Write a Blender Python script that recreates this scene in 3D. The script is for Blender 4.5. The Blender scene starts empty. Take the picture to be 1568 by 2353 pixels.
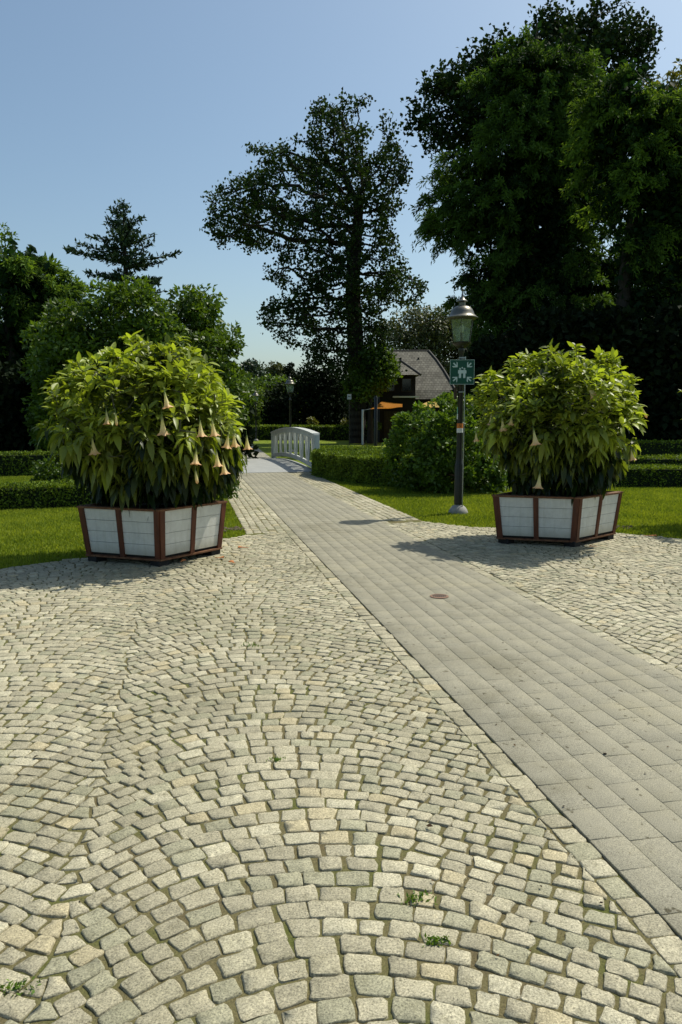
import bpy, math, random
import numpy as np
from mathutils import Vector
random.seed(7)
RNG = np.random.default_rng(11)
PI = math.pi
scene = bpy.context.scene
COL = scene.collection

# ------------------------------------------------------------------ camera model
F, CX, CY, EYE = 1700.0, 784.0, 1176.5, 1.6
TILT = math.atan((CY - 962) / F)
cT, sT = math.cos(TILT), math.sin(TILT)

def ray(u, v):
    a = (u - CX) / F; b = -(v - CY) / F
    return (a, cT + b * sT, -sT + b * cT)
def gnd(u, v, z=0.0):
    r = ray(u, v); k = (z - EYE) / r[2]
    return (r[0] * k, r[1] * k, z)
def at(u, v, Y):
    r = ray(u, v); k = Y / r[1]
    return (r[0] * k, Y, EYE + r[2] * k)

# path frame: q across the path, a along it
AX = np.array([-0.2046, 0.9788]); BX = np.array([0.9788, 0.2046])
def qa(q, a): return q * BX[0] + a * AX[0], q * BX[1] + a * AX[1]
QL, QR, VERGE = 1.463, 2.94, 0.67

# ------------------------------------------------------------------ scene helpers
def wloc(o):
    v = Vector((0, 0, 0))
    while o is not None:
        v = v + o.location; o = o.parent
    return v

def thing(name, label, cat, loc=(0, 0, 0), group=None, kind=None):
    o = bpy.data.objects.new(name, None); COL.objects.link(o)
    o.location = loc; o.empty_display_size = 0.2
    tag(o, label, cat, group, kind)
    return o
def tag(o, label=None, cat=None, group=None, kind=None):
    if label: o['label'] = label
    if cat: o['category'] = cat
    if group: o['group'] = group
    if kind: o['kind'] = kind
    return o

def build(name, V, faces, mat, parent=None, smooth=False, tint=None, col=None):
    """faces: list of index arrays (each n x k) or list of tuples. World coordinates."""
    V = np.asarray(V, dtype=np.float64).reshape(-1, 3)
    me = bpy.data.meshes.new(name)
    off = np.array(wloc(parent)) if parent is not None else np.zeros(3)
    Vl = V - off
    if isinstance(faces, list) and faces and isinstance(faces[0], np.ndarray) and faces[0].ndim == 2:
        arrs = [f for f in faces if len(f)]
        nl = sum(f.size for f in arrs); nf = sum(len(f) for f in arrs)
        me.vertices.add(len(Vl)); me.vertices.foreach_set('co', Vl.astype(np.float32).ravel())
        me.loops.add(nl); me.polygons.add(nf)
        me.loops.foreach_set('vertex_index', np.concatenate([f.ravel() for f in arrs]).astype(np.int32))
        tot = np.concatenate([np.full(len(f), f.shape[1]) for f in arrs])
        st = np.concatenate([[0], np.cumsum(tot)[:-1]]).astype(np.int32)
        me.polygons.foreach_set('loop_start', st)
        me.update(calc_edges=True)
    else:
        me.from_pydata([tuple(p) for p in Vl], [], [tuple(int(i) for i in f) for f in faces])
    if smooth:
        me.polygons.foreach_set('use_smooth', np.ones(len(me.polygons), dtype=bool))
    if tint is not None:
        at_ = me.attributes.new('tint', 'FLOAT', 'POINT')
        at_.data.foreach_set('value', np.asarray(tint, dtype=np.float32))
    if col is not None:
        at_ = me.attributes.new('Col', 'FLOAT_COLOR', 'POINT')
        at_.data.foreach_set('color', np.asarray(col, dtype=np.float32).ravel())
    me.materials.append(mat)
    me.validate()
    o = bpy.data.objects.new(name, me); COL.objects.link(o)
    if parent is not None: o.parent = parent
    return o

class MB:
    """collects simple shapes for one mesh"""
    def __init__(s): s.v = []; s.f = []
    def add(s, vs, fs):
        n = len(s.v); s.v += [tuple(p) for p in vs]; s.f += [tuple(i + n for i in f) for f in fs]; return s
    def box(s, c, h, rz=0, bev=0.0):
        cr, sr = math.cos(rz), math.sin(rz)
        b = min(bev, min(h) * .45)
        if b <= 0:
            vs = [(x * h[0], y * h[1], z * h[2]) for x in (-1, 1) for y in (-1, 1) for z in (-1, 1)]
            fs = [(0, 1, 3, 2), (4, 6, 7, 5), (0, 4, 5, 1), (2, 3, 7, 6), (0, 2, 6, 4), (1, 5, 7, 3)]
        else:
            vs = []; 
            for z, i in ((-h[2], b), (-h[2] + b, 0), (h[2] - b, 0), (h[2], b)):
                X, Y = h[0] - i, h[1] - i
                for (x, y) in ((-X + b, -Y), (X - b, -Y), (X, -Y + b), (X, Y - b), (X - b, Y), (-X + b, Y), (-X, Y - b), (-X, -Y + b)):
                    vs.append((x, y, z))
            fs = [tuple(range(7, -1, -1)), tuple(range(24, 32))]
            for k in range(3):
                for j in range(8):
                    fs.append((k * 8 + j, k * 8 + (j + 1) % 8, k * 8 + 8 + (j + 1) % 8, k * 8 + 8 + j))
        return s.add([(c[0] + x * cr - y * sr, c[1] + x * sr + y * cr, c[2] + z) for x, y, z in vs], fs)
    def hexa(s, p):  # 8 points: bottom 4 ccw, top 4 ccw
        return s.add(p, [(3, 2, 1, 0), (4, 5, 6, 7), (0, 1, 5, 4), (1, 2, 6, 5), (2, 3, 7, 6), (3, 0, 4, 7)])
    def tube(s, p0, p1, r0, r1=None, n=10, cap=True):
        r1 = r0 if r1 is None else r1
        p0 = Vector(p0); p1 = Vector(p1); d = (p1 - p0).normalized()
        a = d.orthogonal().normalized(); b = d.cross(a)
        vs = []
        for p, r in ((p0, r0), (p1, r1)):
            for k in range(n):
                t = 2 * PI * k / n; vs.append(p + a * (r * math.cos(t)) + b * (r * math.sin(t)))
        fs = [(k, (k + 1) % n, n + (k + 1) % n, n + k) for k in range(n)]
        if cap: fs += [tuple(range(n - 1, -1, -1)), tuple(range(n, 2 * n))]
        return s.add(vs, fs)
    def lathe(s, prof, c, n=24, sq=None):  # prof: [(r, z)] bottom to top or any order
        vs = []
        for r, z in prof:
            for k in range(n):
                t = 2 * PI * (k + .5) / n; vs.append((c[0] + r * math.cos(t), c[1] + r * math.sin(t), c[2] + z))
        fs = []
        for j in range(len(prof) - 1):
            for k in range(n):
                fs.append((j * n + k, j * n + (k + 1) % n, (j + 1) * n + (k + 1) % n, (j + 1) * n + k))
        fs.append(tuple(range(n - 1, -1, -1))); m = (len(prof) - 1) * n; fs.append(tuple(range(m, m + n)))
        return s.add(vs, fs)
    def build(s, name, mat, parent=None, smooth=False):
        o = build(name, s.v, s.f, mat, parent, smooth)
        if smooth:
            import bmesh
            me = o.data
            me.polygons.foreach_set('use_smooth', [True] * len(me.polygons))
            bm = bmesh.new(); bm.from_mesh(me)
            for e in bm.edges:
                if len(e.link_faces) == 2 and e.calc_face_angle(0) > 0.7: e.smooth = False
            bm.to_mesh(me); bm.free()
        return o

# ------------------------------------------------------------------ materials
def newmat(name):
    m = bpy.data.materials.new(name); m.use_nodes = True
    nt = m.node_tree; nt.nodes.clear()
    out = nt.nodes.new('ShaderNodeOutputMaterial')
    return m, nt, out
def N(nt, t, **kw):
    n = nt.nodes.new(t)
    for k, v in kw.items():
        if k in n.inputs.keys() if isinstance(k, str) else False: n.inputs[k].default_value = v
        else: setattr(n, k, v)
    return n
def c4(c): return (c[0], c[1], c[2], 1.0)
def noise(nt, scale, detail=4, rough=.6, coord=None, vec=None):
    n = nt.nodes.new('ShaderNodeTexNoise'); n.inputs['Scale'].default_value = scale
    n.inputs['Detail'].default_value = detail; n.inputs['Roughness'].default_value = rough
    if vec is not None: nt.links.new(vec, n.inputs['Vector'])
    return n
def ramp(nt, src, stops):
    r = nt.nodes.new('ShaderNodeValToRGB'); nt.links.new(src, r.inputs[0])
    e = r.color_ramp.elements
    e[0].position, e[0].color = stops[0][0], c4(stops[0][1])
    e[1].position, e[1].color = stops[-1][0], c4(stops[-1][1])
    for p, c in stops[1:-1]:
        x = e.new(p); x.color = c4(c)
    return r
def mixc(nt, fac, a, b, mode='MIX'):
    n = nt.nodes.new('ShaderNodeMix'); n.data_type = 'RGBA'; n.blend_type = mode
    for s_, i in ((fac, 0), (a, 6), (b, 7)):
        if isinstance(s_, (int, float)): n.inputs[i].default_value = s_
        elif isinstance(s_, tuple): n.inputs[i].default_value = c4(s_)
        else: nt.links.new(s_, n.inputs[i])
    return n.outputs[2]
def pbsdf(nt, out, rough=.8, metal=0., spec=.3):
    p = nt.nodes.new('ShaderNodeBsdfPrincipled')
    p.inputs['Roughness'].default_value = rough; p.inputs['Metallic'].default_value = metal
    p.inputs['Specular IOR Level'].default_value = spec
    nt.links.new(p.outputs[0], out.inputs[0]); return p
def bump(nt, p, h, strength=.3, dist=.01):
    b = nt.nodes.new('ShaderNodeBump'); b.inputs['Strength'].default_value = strength
    b.inputs['Distance'].default_value = dist
    nt.links.new(h, b.inputs['Height']); nt.links.new(b.outputs[0], p.inputs['Normal'])
def objco(nt):
    return nt.nodes.new('ShaderNodeTexCoord').outputs['Object']

def mat_noise(name, a, b, scale=8, rough=.8, metal=0, spec=.3, bmp=.2, bdist=.005, stretch=None, detail=5):
    m, nt, out = newmat(name); p = pbsdf(nt, out, rough, metal, spec)
    co = objco(nt)
    if stretch:
        mp = nt.nodes.new('ShaderNodeMapping'); mp.inputs['Scale'].default_value = stretch
        nt.links.new(co, mp.inputs[0]); co = mp.outputs[0]
    n = noise(nt, scale, detail, .65, vec=co)
    r = ramp(nt, n.outputs[0], [(.3, a), (.7, b)])
    nt.links.new(r.outputs[0], p.inputs['Base Color'])
    if bmp: bump(nt, p, n.outputs[0], bmp, bdist)
    return m

def mat_leaf(name, dark, light, trans=.35, rough=.45, spec=.35, nscale=.6, tcol=None):
    m, nt, out = newmat(name)
    p = nt.nodes.new('ShaderNodeBsdfPrincipled')
    p.inputs['Roughness'].default_value = rough; p.inputs['Specular IOR Level'].default_value = spec
    a = nt.nodes.new('ShaderNodeAttribute'); a.attribute_name = 'tint'
    geo = nt.nodes.new('ShaderNodeNewGeometry')
    n = noise(nt, nscale, 2, .5, vec=geo.outputs['Position'])
    add = nt.nodes.new('ShaderNodeMath'); add.operation = 'MULTIPLY_ADD'
    nt.links.new(n.outputs[0], add.inputs[0]); add.inputs[1].default_value = .8
    nt.links.new(a.outputs['Fac'], add.inputs[2])
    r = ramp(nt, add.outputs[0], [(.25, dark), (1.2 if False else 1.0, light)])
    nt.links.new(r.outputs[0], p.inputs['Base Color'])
    t = nt.nodes.new('ShaderNodeBsdfTranslucent')
    tc = tcol or (1.25, 1.15, .45)
    tl = mixc(nt, 1.0, r.outputs[0], tc, 'MULTIPLY'); nt.links.new(tl, t.inputs[0])
    mx = nt.nodes.new('ShaderNodeMixShader'); mx.inputs[0].default_value = trans
    nt.links.new(p.outputs[0], mx.inputs[1]); nt.links.new(t.outputs[0], mx.inputs[2])
    nt.links.new(mx.outputs[0], out.inputs[0])
    return m

M = {}
M['bark'] = mat_noise('bark', (.012, .010, .007), (.05, .042, .032), 6, .95, bmp=.6, bdist=.03, stretch=(3, 3, .6))
M['bark_brown'] = mat_noise('bark_brown', (.03, .02, .013), (.085, .06, .042), 6, .95, bmp=.6, bdist=.03, stretch=(3, 3, .6))
M['stem'] = mat_noise('stem', (.05, .06, .03), (.12, .11, .07), 20, .8)
M['oak'] = mat_leaf('oak_leaves', (.008, .020, .007), (.045, .085, .020), .22, rough=.7, spec=.12)
M['oak_dark'] = mat_leaf('dark_oak_leaves', (.007, .017, .007), (.030, .060, .018), .18, rough=.75, spec=.1)
M['cypress'] = mat_leaf('cypress_needles', (.010, .030, .010), (.090, .170, .032), .40, rough=.7, spec=.15, nscale=.45)
M['cypress_b'] = mat_leaf('cypress_needles_bright', (.013, .038, .011), (.125, .215, .034), .44, rough=.7, spec=.15, nscale=.45)
M['broad'] = mat_leaf('broad_leaves', (.014, .036, .006), (.12, .21, .020), .38)
M['broad_b'] = mat_leaf('bright_broad_leaves', (.025, .055, .010), (.13, .21, .03), .38)
M['olive'] = mat_leaf('olive_leaves', (.03, .042, .016), (.11, .13, .055), .3)
M['yellowish'] = mat_leaf('yellowish_leaves', (.05, .07, .012), (.16, .17, .035), .36)
M['blue_fir'] = mat_leaf('fir_needles', (.012, .030, .018), (.045, .085, .045), .15, rough=.7, spec=.15)
M['bluish'] = mat_leaf('bluish_leaves', (.018, .035, .024), (.055, .090, .055), .25)
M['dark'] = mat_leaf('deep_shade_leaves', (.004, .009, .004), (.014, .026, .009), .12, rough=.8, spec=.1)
M['hedge'] = mat_leaf('hedge_leaves', (.014, .038, .006), (.20, .29, .032), .30, rough=.6, spec=.15, nscale=2.5)
M['hedge_core'] = mat_noise('hedge_core', (.003, .006, .002), (.012, .022, .006), 30, .95, bmp=0)
M['shrub'] = mat_leaf('shrub_leaves', (.018, .045, .006), (.13, .23, .024), .40, nscale=1.8)
M['trumpet'] = mat_leaf('trumpet_leaves', (.012, .028, .005), (.40, .47, .070), .42, rough=.42, spec=.4, nscale=1.4, tcol=(1.2, 1.25, .35))
M['rust'] = mat_noise('rust', (.16, .09, .06), (.26, .17, .12), 60, .85)
M['wood'] = mat_noise('reddish_wood', (.050, .013, .006), (.135, .038, .014), 14, .55, spec=.4, bmp=.25, stretch=(1.5, 1.5, .25), detail=8)
M['wood_lit'] = mat_noise('sunlit_wood', (.085, .030, .014), (.22, .11, .055), 16, .7, bmp=.25)  # paler copy of the planter wood, sunlight put into the rail colour
M['black'] = mat_noise('black_foot', (.008, .008, .008), (.02, .02, .02), 20, .7)
M['soil'] = mat_noise('soil', (.012, .009, .006), (.04, .028, .018), 25, .95, bmp=.6, bdist=.02)
M['lamp_metal'] = mat_noise('lamp_metal', (.008, .010, .010), (.016, .018, .017), 10, .38, metal=.2, spec=.5, bmp=0)
M['lamp_cap'] = mat_noise('lamp_cap', (.11, .105, .085), (.17, .165, .14), 7, .38, metal=.75, spec=.5, bmp=.05)
M['steel'] = mat_noise('galvanised_steel', (.25, .27, .27), (.38, .40, .40), 20, .35, metal=.8, spec=.5, bmp=0)
M['concrete'] = mat_noise('cast_base', (.22, .215, .20), (.33, .32, .29), 14, .8)
M['white_wood'] = mat_noise('white_painted_wood', (.36, .38, .36), (.56, .57, .54), 7, .6, bmp=.1, stretch=(1, 1, .4))
M['green_sign'] = mat_noise('sign_green', (.004, .060, .036), (.006, .075, .045), 3, .35, bmp=0)
M['sign_white'] = mat_noise('sign_white', (.44, .54, .50), (.50, .60, .56), 3, .4, bmp=0)
M['orange_sticker'] = mat_noise('orange_sticker', (.55, .15, .02), (.62, .19, .03), 8, .5, bmp=0)
M['white_sticker'] = mat_noise('white_sticker', (.62, .62, .60), (.70, .70, .68), 8, .5, bmp=0)
M['teal_sticker'] = mat_noise('teal_sticker', (.12, .32, .25), (.16, .38, .3), 8, .5, bmp=0)
M['orange_cloth'] = mat_leaf('orange_sailcloth', (.42, .16, .022), (.52, .21, .03), .45, rough=.8, spec=.1, tcol=(1, .9, .7))
M['yellow_cloth'] = mat_leaf('yellow_sailcloth', (.55, .38, .12), (.62, .44, .15), .45, rough=.8, spec=.1, tcol=(1, .95, .8))
M['dark_wall'] = mat_noise('dark_timber', (.006, .005, .004), (.014, .011, .009), 3, .8, stretch=(1, 1, 6))
M['pale_trim'] = mat_noise('pale_trim', (.5, .5, .48), (.6, .6, .58), 5, .6, bmp=0)
M['dark_glass'] = mat_noise('dark_glass', (.01, .012, .014), (.02, .024, .026), 2, .1, spec=.6, bmp=0)

def mat_panel():
    m, nt, out = newmat('fibre_cement_panel'); p = pbsdf(nt, out, .75, 0, .25)
    co = objco(nt)
    n = noise(nt, 9, 8, .75, vec=co); n2 = noise(nt, 160, 2, .6, vec=co)
    r = ramp(nt, n.outputs[0], [(.25, (.54, .54, .50)), (.5, (.64, .64, .59)), (.75, (.73, .73, .68))])
    mp = nt.nodes.new('ShaderNodeMapping'); mp.inputs['Scale'].default_value = (22, 22, 1.2); nt.links.new(co, mp.inputs[0])
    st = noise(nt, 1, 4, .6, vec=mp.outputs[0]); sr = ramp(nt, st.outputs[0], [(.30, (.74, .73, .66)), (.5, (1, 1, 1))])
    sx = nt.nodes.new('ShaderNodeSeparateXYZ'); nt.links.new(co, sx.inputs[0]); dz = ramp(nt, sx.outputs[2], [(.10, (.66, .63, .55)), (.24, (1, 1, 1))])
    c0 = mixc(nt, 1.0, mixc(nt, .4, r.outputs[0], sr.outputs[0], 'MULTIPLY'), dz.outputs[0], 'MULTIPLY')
    r = c0.node
    c = mixc(nt, .12, c0, n2.outputs[1], 'OVERLAY')
    nt.links.new(c, p.inputs['Base Color']); bump(nt, p, n2.outputs[0], .12, .002)
    return m
M['panel'] = mat_panel()

def mat_stone():
    m, nt, out = newmat('granite_setts'); p = pbsdf(nt, out, .8, 0, .3)
    co = objco(nt)
    a = nt.nodes.new('ShaderNodeAttribute'); a.attribute_name = 'Col'
    n1 = noise(nt, 150, 4, .85, vec=co); n2 = noise(nt, 22, 7, .82, vec=co)
    vor = nt.nodes.new('ShaderNodeTexVoronoi'); vor.inputs['Scale'].default_value = 330
    nt.links.new(co, vor.inputs['Vector'])
    sp = ramp(nt, n1.outputs[0], [(.34, (.22, .22, .21)), (.45, (.78, .78, .76)), (.56, (1.10, 1.10, 1.08)), (.66, (1.55, 1.54, 1.46))])
    st = ramp(nt, n2.outputs[0], [(.30, (.50, .49, .42)), (.42, (.86, .86, .82)), (.55, (1.0, 1.0, .98)), (.70, (1.22, 1.20, 1.12))])
    c = mixc(nt, 1.0, a.outputs['Color'], sp.outputs[0], 'MULTIPLY')
    c = mixc(nt, 1.0, c, st.outputs[0], 'MULTIPLY')
    # broad weathering patches across the square
    n3 = noise(nt, .55, 4, .6, vec=co)
    w = ramp(nt, n3.outputs[0], [(.33, (.74, .74, .66)), (.5, (.96, .95, .90)), (.66, (1.08, 1.07, 1.02))])
    c = mixc(nt, 1.0, c, w.outputs[0], 'MULTIPLY')
    nt.links.new(c, p.inputs['Base Color'])
    h = nt.nodes.new('ShaderNodeMath'); h.operation = 'MULTIPLY_ADD'
    nt.links.new(n2.outputs[0], h.inputs[0]); h.inputs[1].default_value = 2.2
    nt.links.new(n1.outputs[0], h.inputs[2])
    bump(nt, p, h.outputs[0], .5, .003)
    return m
M['stone'] = mat_stone()

def mat_joint():
    m, nt, out = newmat('mossy_sand'); p = pbsdf(nt, out, .95, 0, .1)
    co = objco(nt)
    n1 = noise(nt, 3.2, 5, .65, vec=co); n2 = noise(nt, 130, 4, .8, vec=co)
    r = ramp(nt, n1.outputs[0], [(.30, (.125, .102, .058)), (.5, (.142, .126, .062)), (.68, (.095, .108, .030))])
    s = ramp(nt, n2.outputs[0], [(.3, (.45, .45, .45)), (.7, (1.45, 1.45, 1.4))])
    nt.links.new(mixc(nt, 1.0, r.outputs[0], s.outputs[0], 'MULTIPLY'), p.inputs['Base Color'])
    bump(nt, p, n2.outputs[0], .8, .006)
    return m
M['joint'] = mat_joint()

def mat_slab():
    m, nt, out = newmat('concrete_slab'); p = pbsdf(nt, out, .85, 0, .25)
    co = objco(nt)
    a = nt.nodes.new('ShaderNodeAttribute'); a.attribute_name = 'Col'
    n1 = noise(nt, 230, 3, .85, vec=co); n2 = noise(nt, 2.0, 5, .65, vec=co)
    sp = ramp(nt, n1.outputs[0], [(.36, (.50, .50, .48)), (.5, (1, 1, 1)), (.64, (1.45, 1.45, 1.4))])
    st = ramp(nt, n2.outputs[0], [(.3, (.84, .84, .82)), (.7, (1.07, 1.06, 1.02))])
    c = mixc(nt, 1.0, a.outputs['Color'], sp.outputs[0], 'MULTIPLY')
    c = mixc(nt, 1.0, c, st.outputs[0], 'MULTIPLY')
    n3 = noise(nt, 24, 2, .5, vec=co)
    d = ramp(nt, n3.outputs[0], [(.66, (1, 1, 1)), (.74, (.40, .38, .32))])
    n4 = noise(nt, .8, 6, .75, vec=co); d4 = ramp(nt, n4.outputs[0], [(.35, (.80, .79, .74)), (.5, (1, 1, 1)), (.7, (1.08, 1.06, .98))])
    c = mixc(nt, 1.0, c, d4.outputs[0], 'MULTIPLY')
    c = mixc(nt, 1.0, c, d.outputs[0], 'MULTIPLY')
    nt.links.new(c, p.inputs['Base Color']); bump(nt, p, n1.outputs[0], .25, .002)
    return m
M['slab'] = mat_slab()

def mat_farcobble():
    m, nt, out = newmat('distant_setts'); p = pbsdf(nt, out, .85, 0, .2)
    co = objco(nt)
    v = nt.nodes.new('ShaderNodeTexVoronoi'); v.inputs['Scale'].default_value = 8.3
    v.inputs['Randomness'].default_value = .55
    nt.links.new(co, v.inputs['Vector'])
    v2 = nt.nodes.new('ShaderNodeTexVoronoi'); v2.feature = 'DISTANCE_TO_EDGE'; v2.inputs['Scale'].default_value = 8.3
    v2.inputs['Randomness'].default_value = .55
    nt.links.new(co, v2.inputs['Vector'])
    sep = nt.nodes.new('ShaderNodeSeparateColor'); nt.links.new(v.outputs['Color'], sep.inputs[0])
    r = ramp(nt, sep.outputs[0], [(0, (.24, .23, .19)), (.6, (.34, .325, .27)), (1, (.42, .38, .29))])
    e = ramp(nt, v2.outputs['Distance'], [(.02, (.3, .29, .17)), (.09, (1, 1, 1))])
    nt.links.new(mixc(nt, 1.0, r.outputs[0], e.outputs[0], 'MULTIPLY'), p.inputs['Base Color'])
    bump(nt, p, v2.outputs['Distance'], .3, .01)
    return m
M['far_cobble'] = mat_farcobble()

def mat_lawn():
    m, nt, out = newmat('lawn_turf'); p = pbsdf(nt, out, .9, 0, .1)
    co = objco(nt)
    n1 = noise(nt, 1.4, 5, .6, vec=co); n2 = noise(nt, 45, 5, .8, vec=co)
    r = ramp(nt, n1.outputs[0], [(.3, (.085, .135, .010)), (.5, (.135, .185, .016)), (.7, (.20, .22, .030))])
    s = ramp(nt, n2.outputs[0], [(.32, (.35, .38, .35)), (.5, (.95, .95, .9)), (.7, (1.7, 1.6, 1.5))])
    nt.links.new(mixc(nt, 1.0, r.outputs[0], s.outputs[0], 'MULTIPLY'), p.inputs['Base Color'])
    bump(nt, p, n2.outputs[0], 1.0, .03)
    return m
M['lawn'] = mat_lawn()
M['grass'] = mat_leaf('grass_blades', (.085, .150, .010), (.31, .37, .045), .42, rough=.6, spec=.2, nscale=1.1)

def mat_flower():
    m, nt, out = newmat('trumpet_flower')
    p = nt.nodes.new('ShaderNodeBsdfPrincipled'); p.inputs['Roughness'].default_value = .55
    a = nt.nodes.new('ShaderNodeAttribute'); a.attribute_name = 'tint'
    r = ramp(nt, a.outputs['Fac'], [(0, (.22, .28, .06)), (.2, (.66, .64, .26)), (.6, (.82, .72, .36)), (.85, (.84, .60, .30)), (1, (.84, .48, .24))])
    nt.links.new(r.outputs[0], p.inputs['Base Color'])
    t = nt.nodes.new('ShaderNodeBsdfTranslucent'); nt.links.new(r.outputs[0], t.inputs[0])
    mx = nt.nodes.new('ShaderNodeMixShader'); mx.inputs[0].default_value = .4
    nt.links.new(p.outputs[0], mx.inputs[1]); nt.links.new(t.outputs[0], mx.inputs[2]); nt.links.new(mx.outputs[0], out.inputs[0])
    return m
M['flower'] = mat_flower()

def mat_glass():
    m, nt, out = newmat('lantern_glass')
    g = nt.nodes.new('ShaderNodeBsdfGlossy'); g.inputs['Roughness'].default_value = .08
    g.inputs[0].default_value = (.8, .9, .86, 1)
    t = nt.nodes.new('ShaderNodeBsdfTransparent'); t.inputs[0].default_value = (.70, .80, .76, 1)
    d = nt.nodes.new('ShaderNodeBsdfDiffuse'); d.inputs[0].default_value = (.40, .50, .46, 1)
    mx = nt.nodes.new('ShaderNodeMixShader'); mx.inputs[0].default_value = .10
    nt.links.new(t.outputs[0], mx.inputs[1]); nt.links.new(g.outputs[0], mx.inputs[2])
    mx2 = nt.nodes.new('ShaderNodeMixShader')
    n = noise(nt, 14, 3, .6, vec=objco(nt)); rr = ramp(nt, n.outputs[0], [(.35, (.04,) * 3), (.7, (.28,) * 3)])
    nt.links.new(rr.outputs[0], mx2.inputs[0])
    nt.links.new(mx.outputs[0], mx2.inputs[1]); nt.links.new(d.outputs[0], mx2.inputs[2])
    nt.links.new(mx2.outputs[0], out.inputs[0])
    return m
M['glass'] = mat_glass()
M['bulb'] = mat_noise('frosted_bulb', (.6, .58, .48), (.68, .66, .55), 5, .5, bmp=0)

def mat_roof():
    m, nt, out = newmat('roof_tiles'); p = pbsdf(nt, out, .85, 0, .2)
    co = objco(nt)
    # x across, height drives courses
    sep = nt.nodes.new('ShaderNodeSeparateXYZ'); nt.links.new(co, sep.inputs[0])
    cmb = nt.nodes.new('ShaderNodeCombineXYZ')
    nt.links.new(sep.outputs[0], cmb.inputs[0]); nt.links.new(sep.outputs[2], cmb.inputs[1])
    b = nt.nodes.new('ShaderNodeTexBrick'); nt.links.new(cmb.outputs[0], b.inputs['Vector'])
    b.inputs['Scale'].default_value = 1.0; b.inputs['Brick Width'].default_value = .24; b.inputs['Row Height'].default_value = .17
    b.inputs['Mortar Size'].default_value = .016; b.inputs['Mortar Smooth'].default_value = .3
    b.inputs['Color1'].default_value = (.17, .168, .15, 1); b.inputs['Color2'].default_value = (.105, .105, .095, 1)
    b.inputs['Mortar'].default_value = (.055, .050, .045, 1)
    n = noise(nt, 1.3, 5, .7, vec=co)
    s = ramp(nt, n.outputs[0], [(.3, (.7, .68, .62)), (.7, (1.3, 1.28, 1.22))])
    nt.links.new(mixc(nt, 1.0, b.outputs[0], s.outputs[0], 'MULTIPLY'), p.inputs['Base Color'])
    bump(nt, p, b.outputs['Fac'], -.5, .02)
    return m
M['roof'] = mat_roof()

# ------------------------------------------------------------------ foliage helpers
def unit(v):
    return v / np.maximum(np.linalg.norm(v, axis=-1, keepdims=True), 1e-9)

def leaf_cards(P, D, Nn, L, W):
    """bent rhombus leaves, 5 verts 4 tris -> use 2 quads sharing the midrib (6 verts)"""
    n = len(P); D = unit(D); S = unit(np.cross(D, Nn)); U = np.cross(S, D)
    L = np.broadcast_to(L, (n,))[:, None]; W = np.broadcast_to(W, (n,))[:, None]
    v0 = P; v1 = P + D * L * .45 + S * W * .5 + U * W * .12
    v2 = P + D * L - U * L * .12; v3 = P + D * L * .45 - S * W * .5 + U * W * .12
    V = np.stack([v0, v1, v2, v3], 1).reshape(-1, 3)
    i = np.arange(n)[:, None] * 4
    Fq = np.concatenate([i + np.array([[0, 1, 2]]), i + np.array([[0, 2, 3]])], 0)
    return V, Fq
def foliage(name, P, D, Nn, L, W, mat, parent, tint=None):
    V, Fq = leaf_cards(P, D, Nn, L, W)
    if tint is None: tint = RNG.uniform(0, .55, len(P))
    return build(name, V, [Fq], mat, parent, tint=np.repeat(tint, 4))

def rnd_dirs(n, up=0.0):
    d = RNG.normal(size=(n, 3)); d[:, 2] += up; return unit(d)

def inpoly(P, poly):
    x, y = P[:, 0], P[:, 1]; ins = np.zeros(len(P), bool); m = len(poly); j = m - 1
    for i in range(m):
        xi, yi = poly[i]; xj, yj = poly[j]
        c = ((yi > y) != (yj > y)) & (x < (xj - xi) * (y - yi) / (yj - yi + 1e-12) + xi)
        ins ^= c; j = i
    return ins

# value noise (cheap, vectorised)
_tab = RNG.uniform(0, 1, (32, 32, 32))
def vnoise(P, s):
    Q = P * s + 100.3; I = np.floor(Q).astype(int); f = Q - I; f = f * f * (3 - 2 * f)
    r = 0
    for dx in (0, 1):
        for dy in (0, 1):
            for dz in (0, 1):
                w = np.where(dx, f[:, 0], 1 - f[:, 0]) * np.where(dy, f[:, 1], 1 - f[:, 1]) * np.where(dz, f[:, 2], 1 - f[:, 2])
                r = r + w * _tab[(I[:, 0] + dx) % 32, (I[:, 1] + dy) % 32, (I[:, 2] + dz) % 32]
    return r

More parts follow.
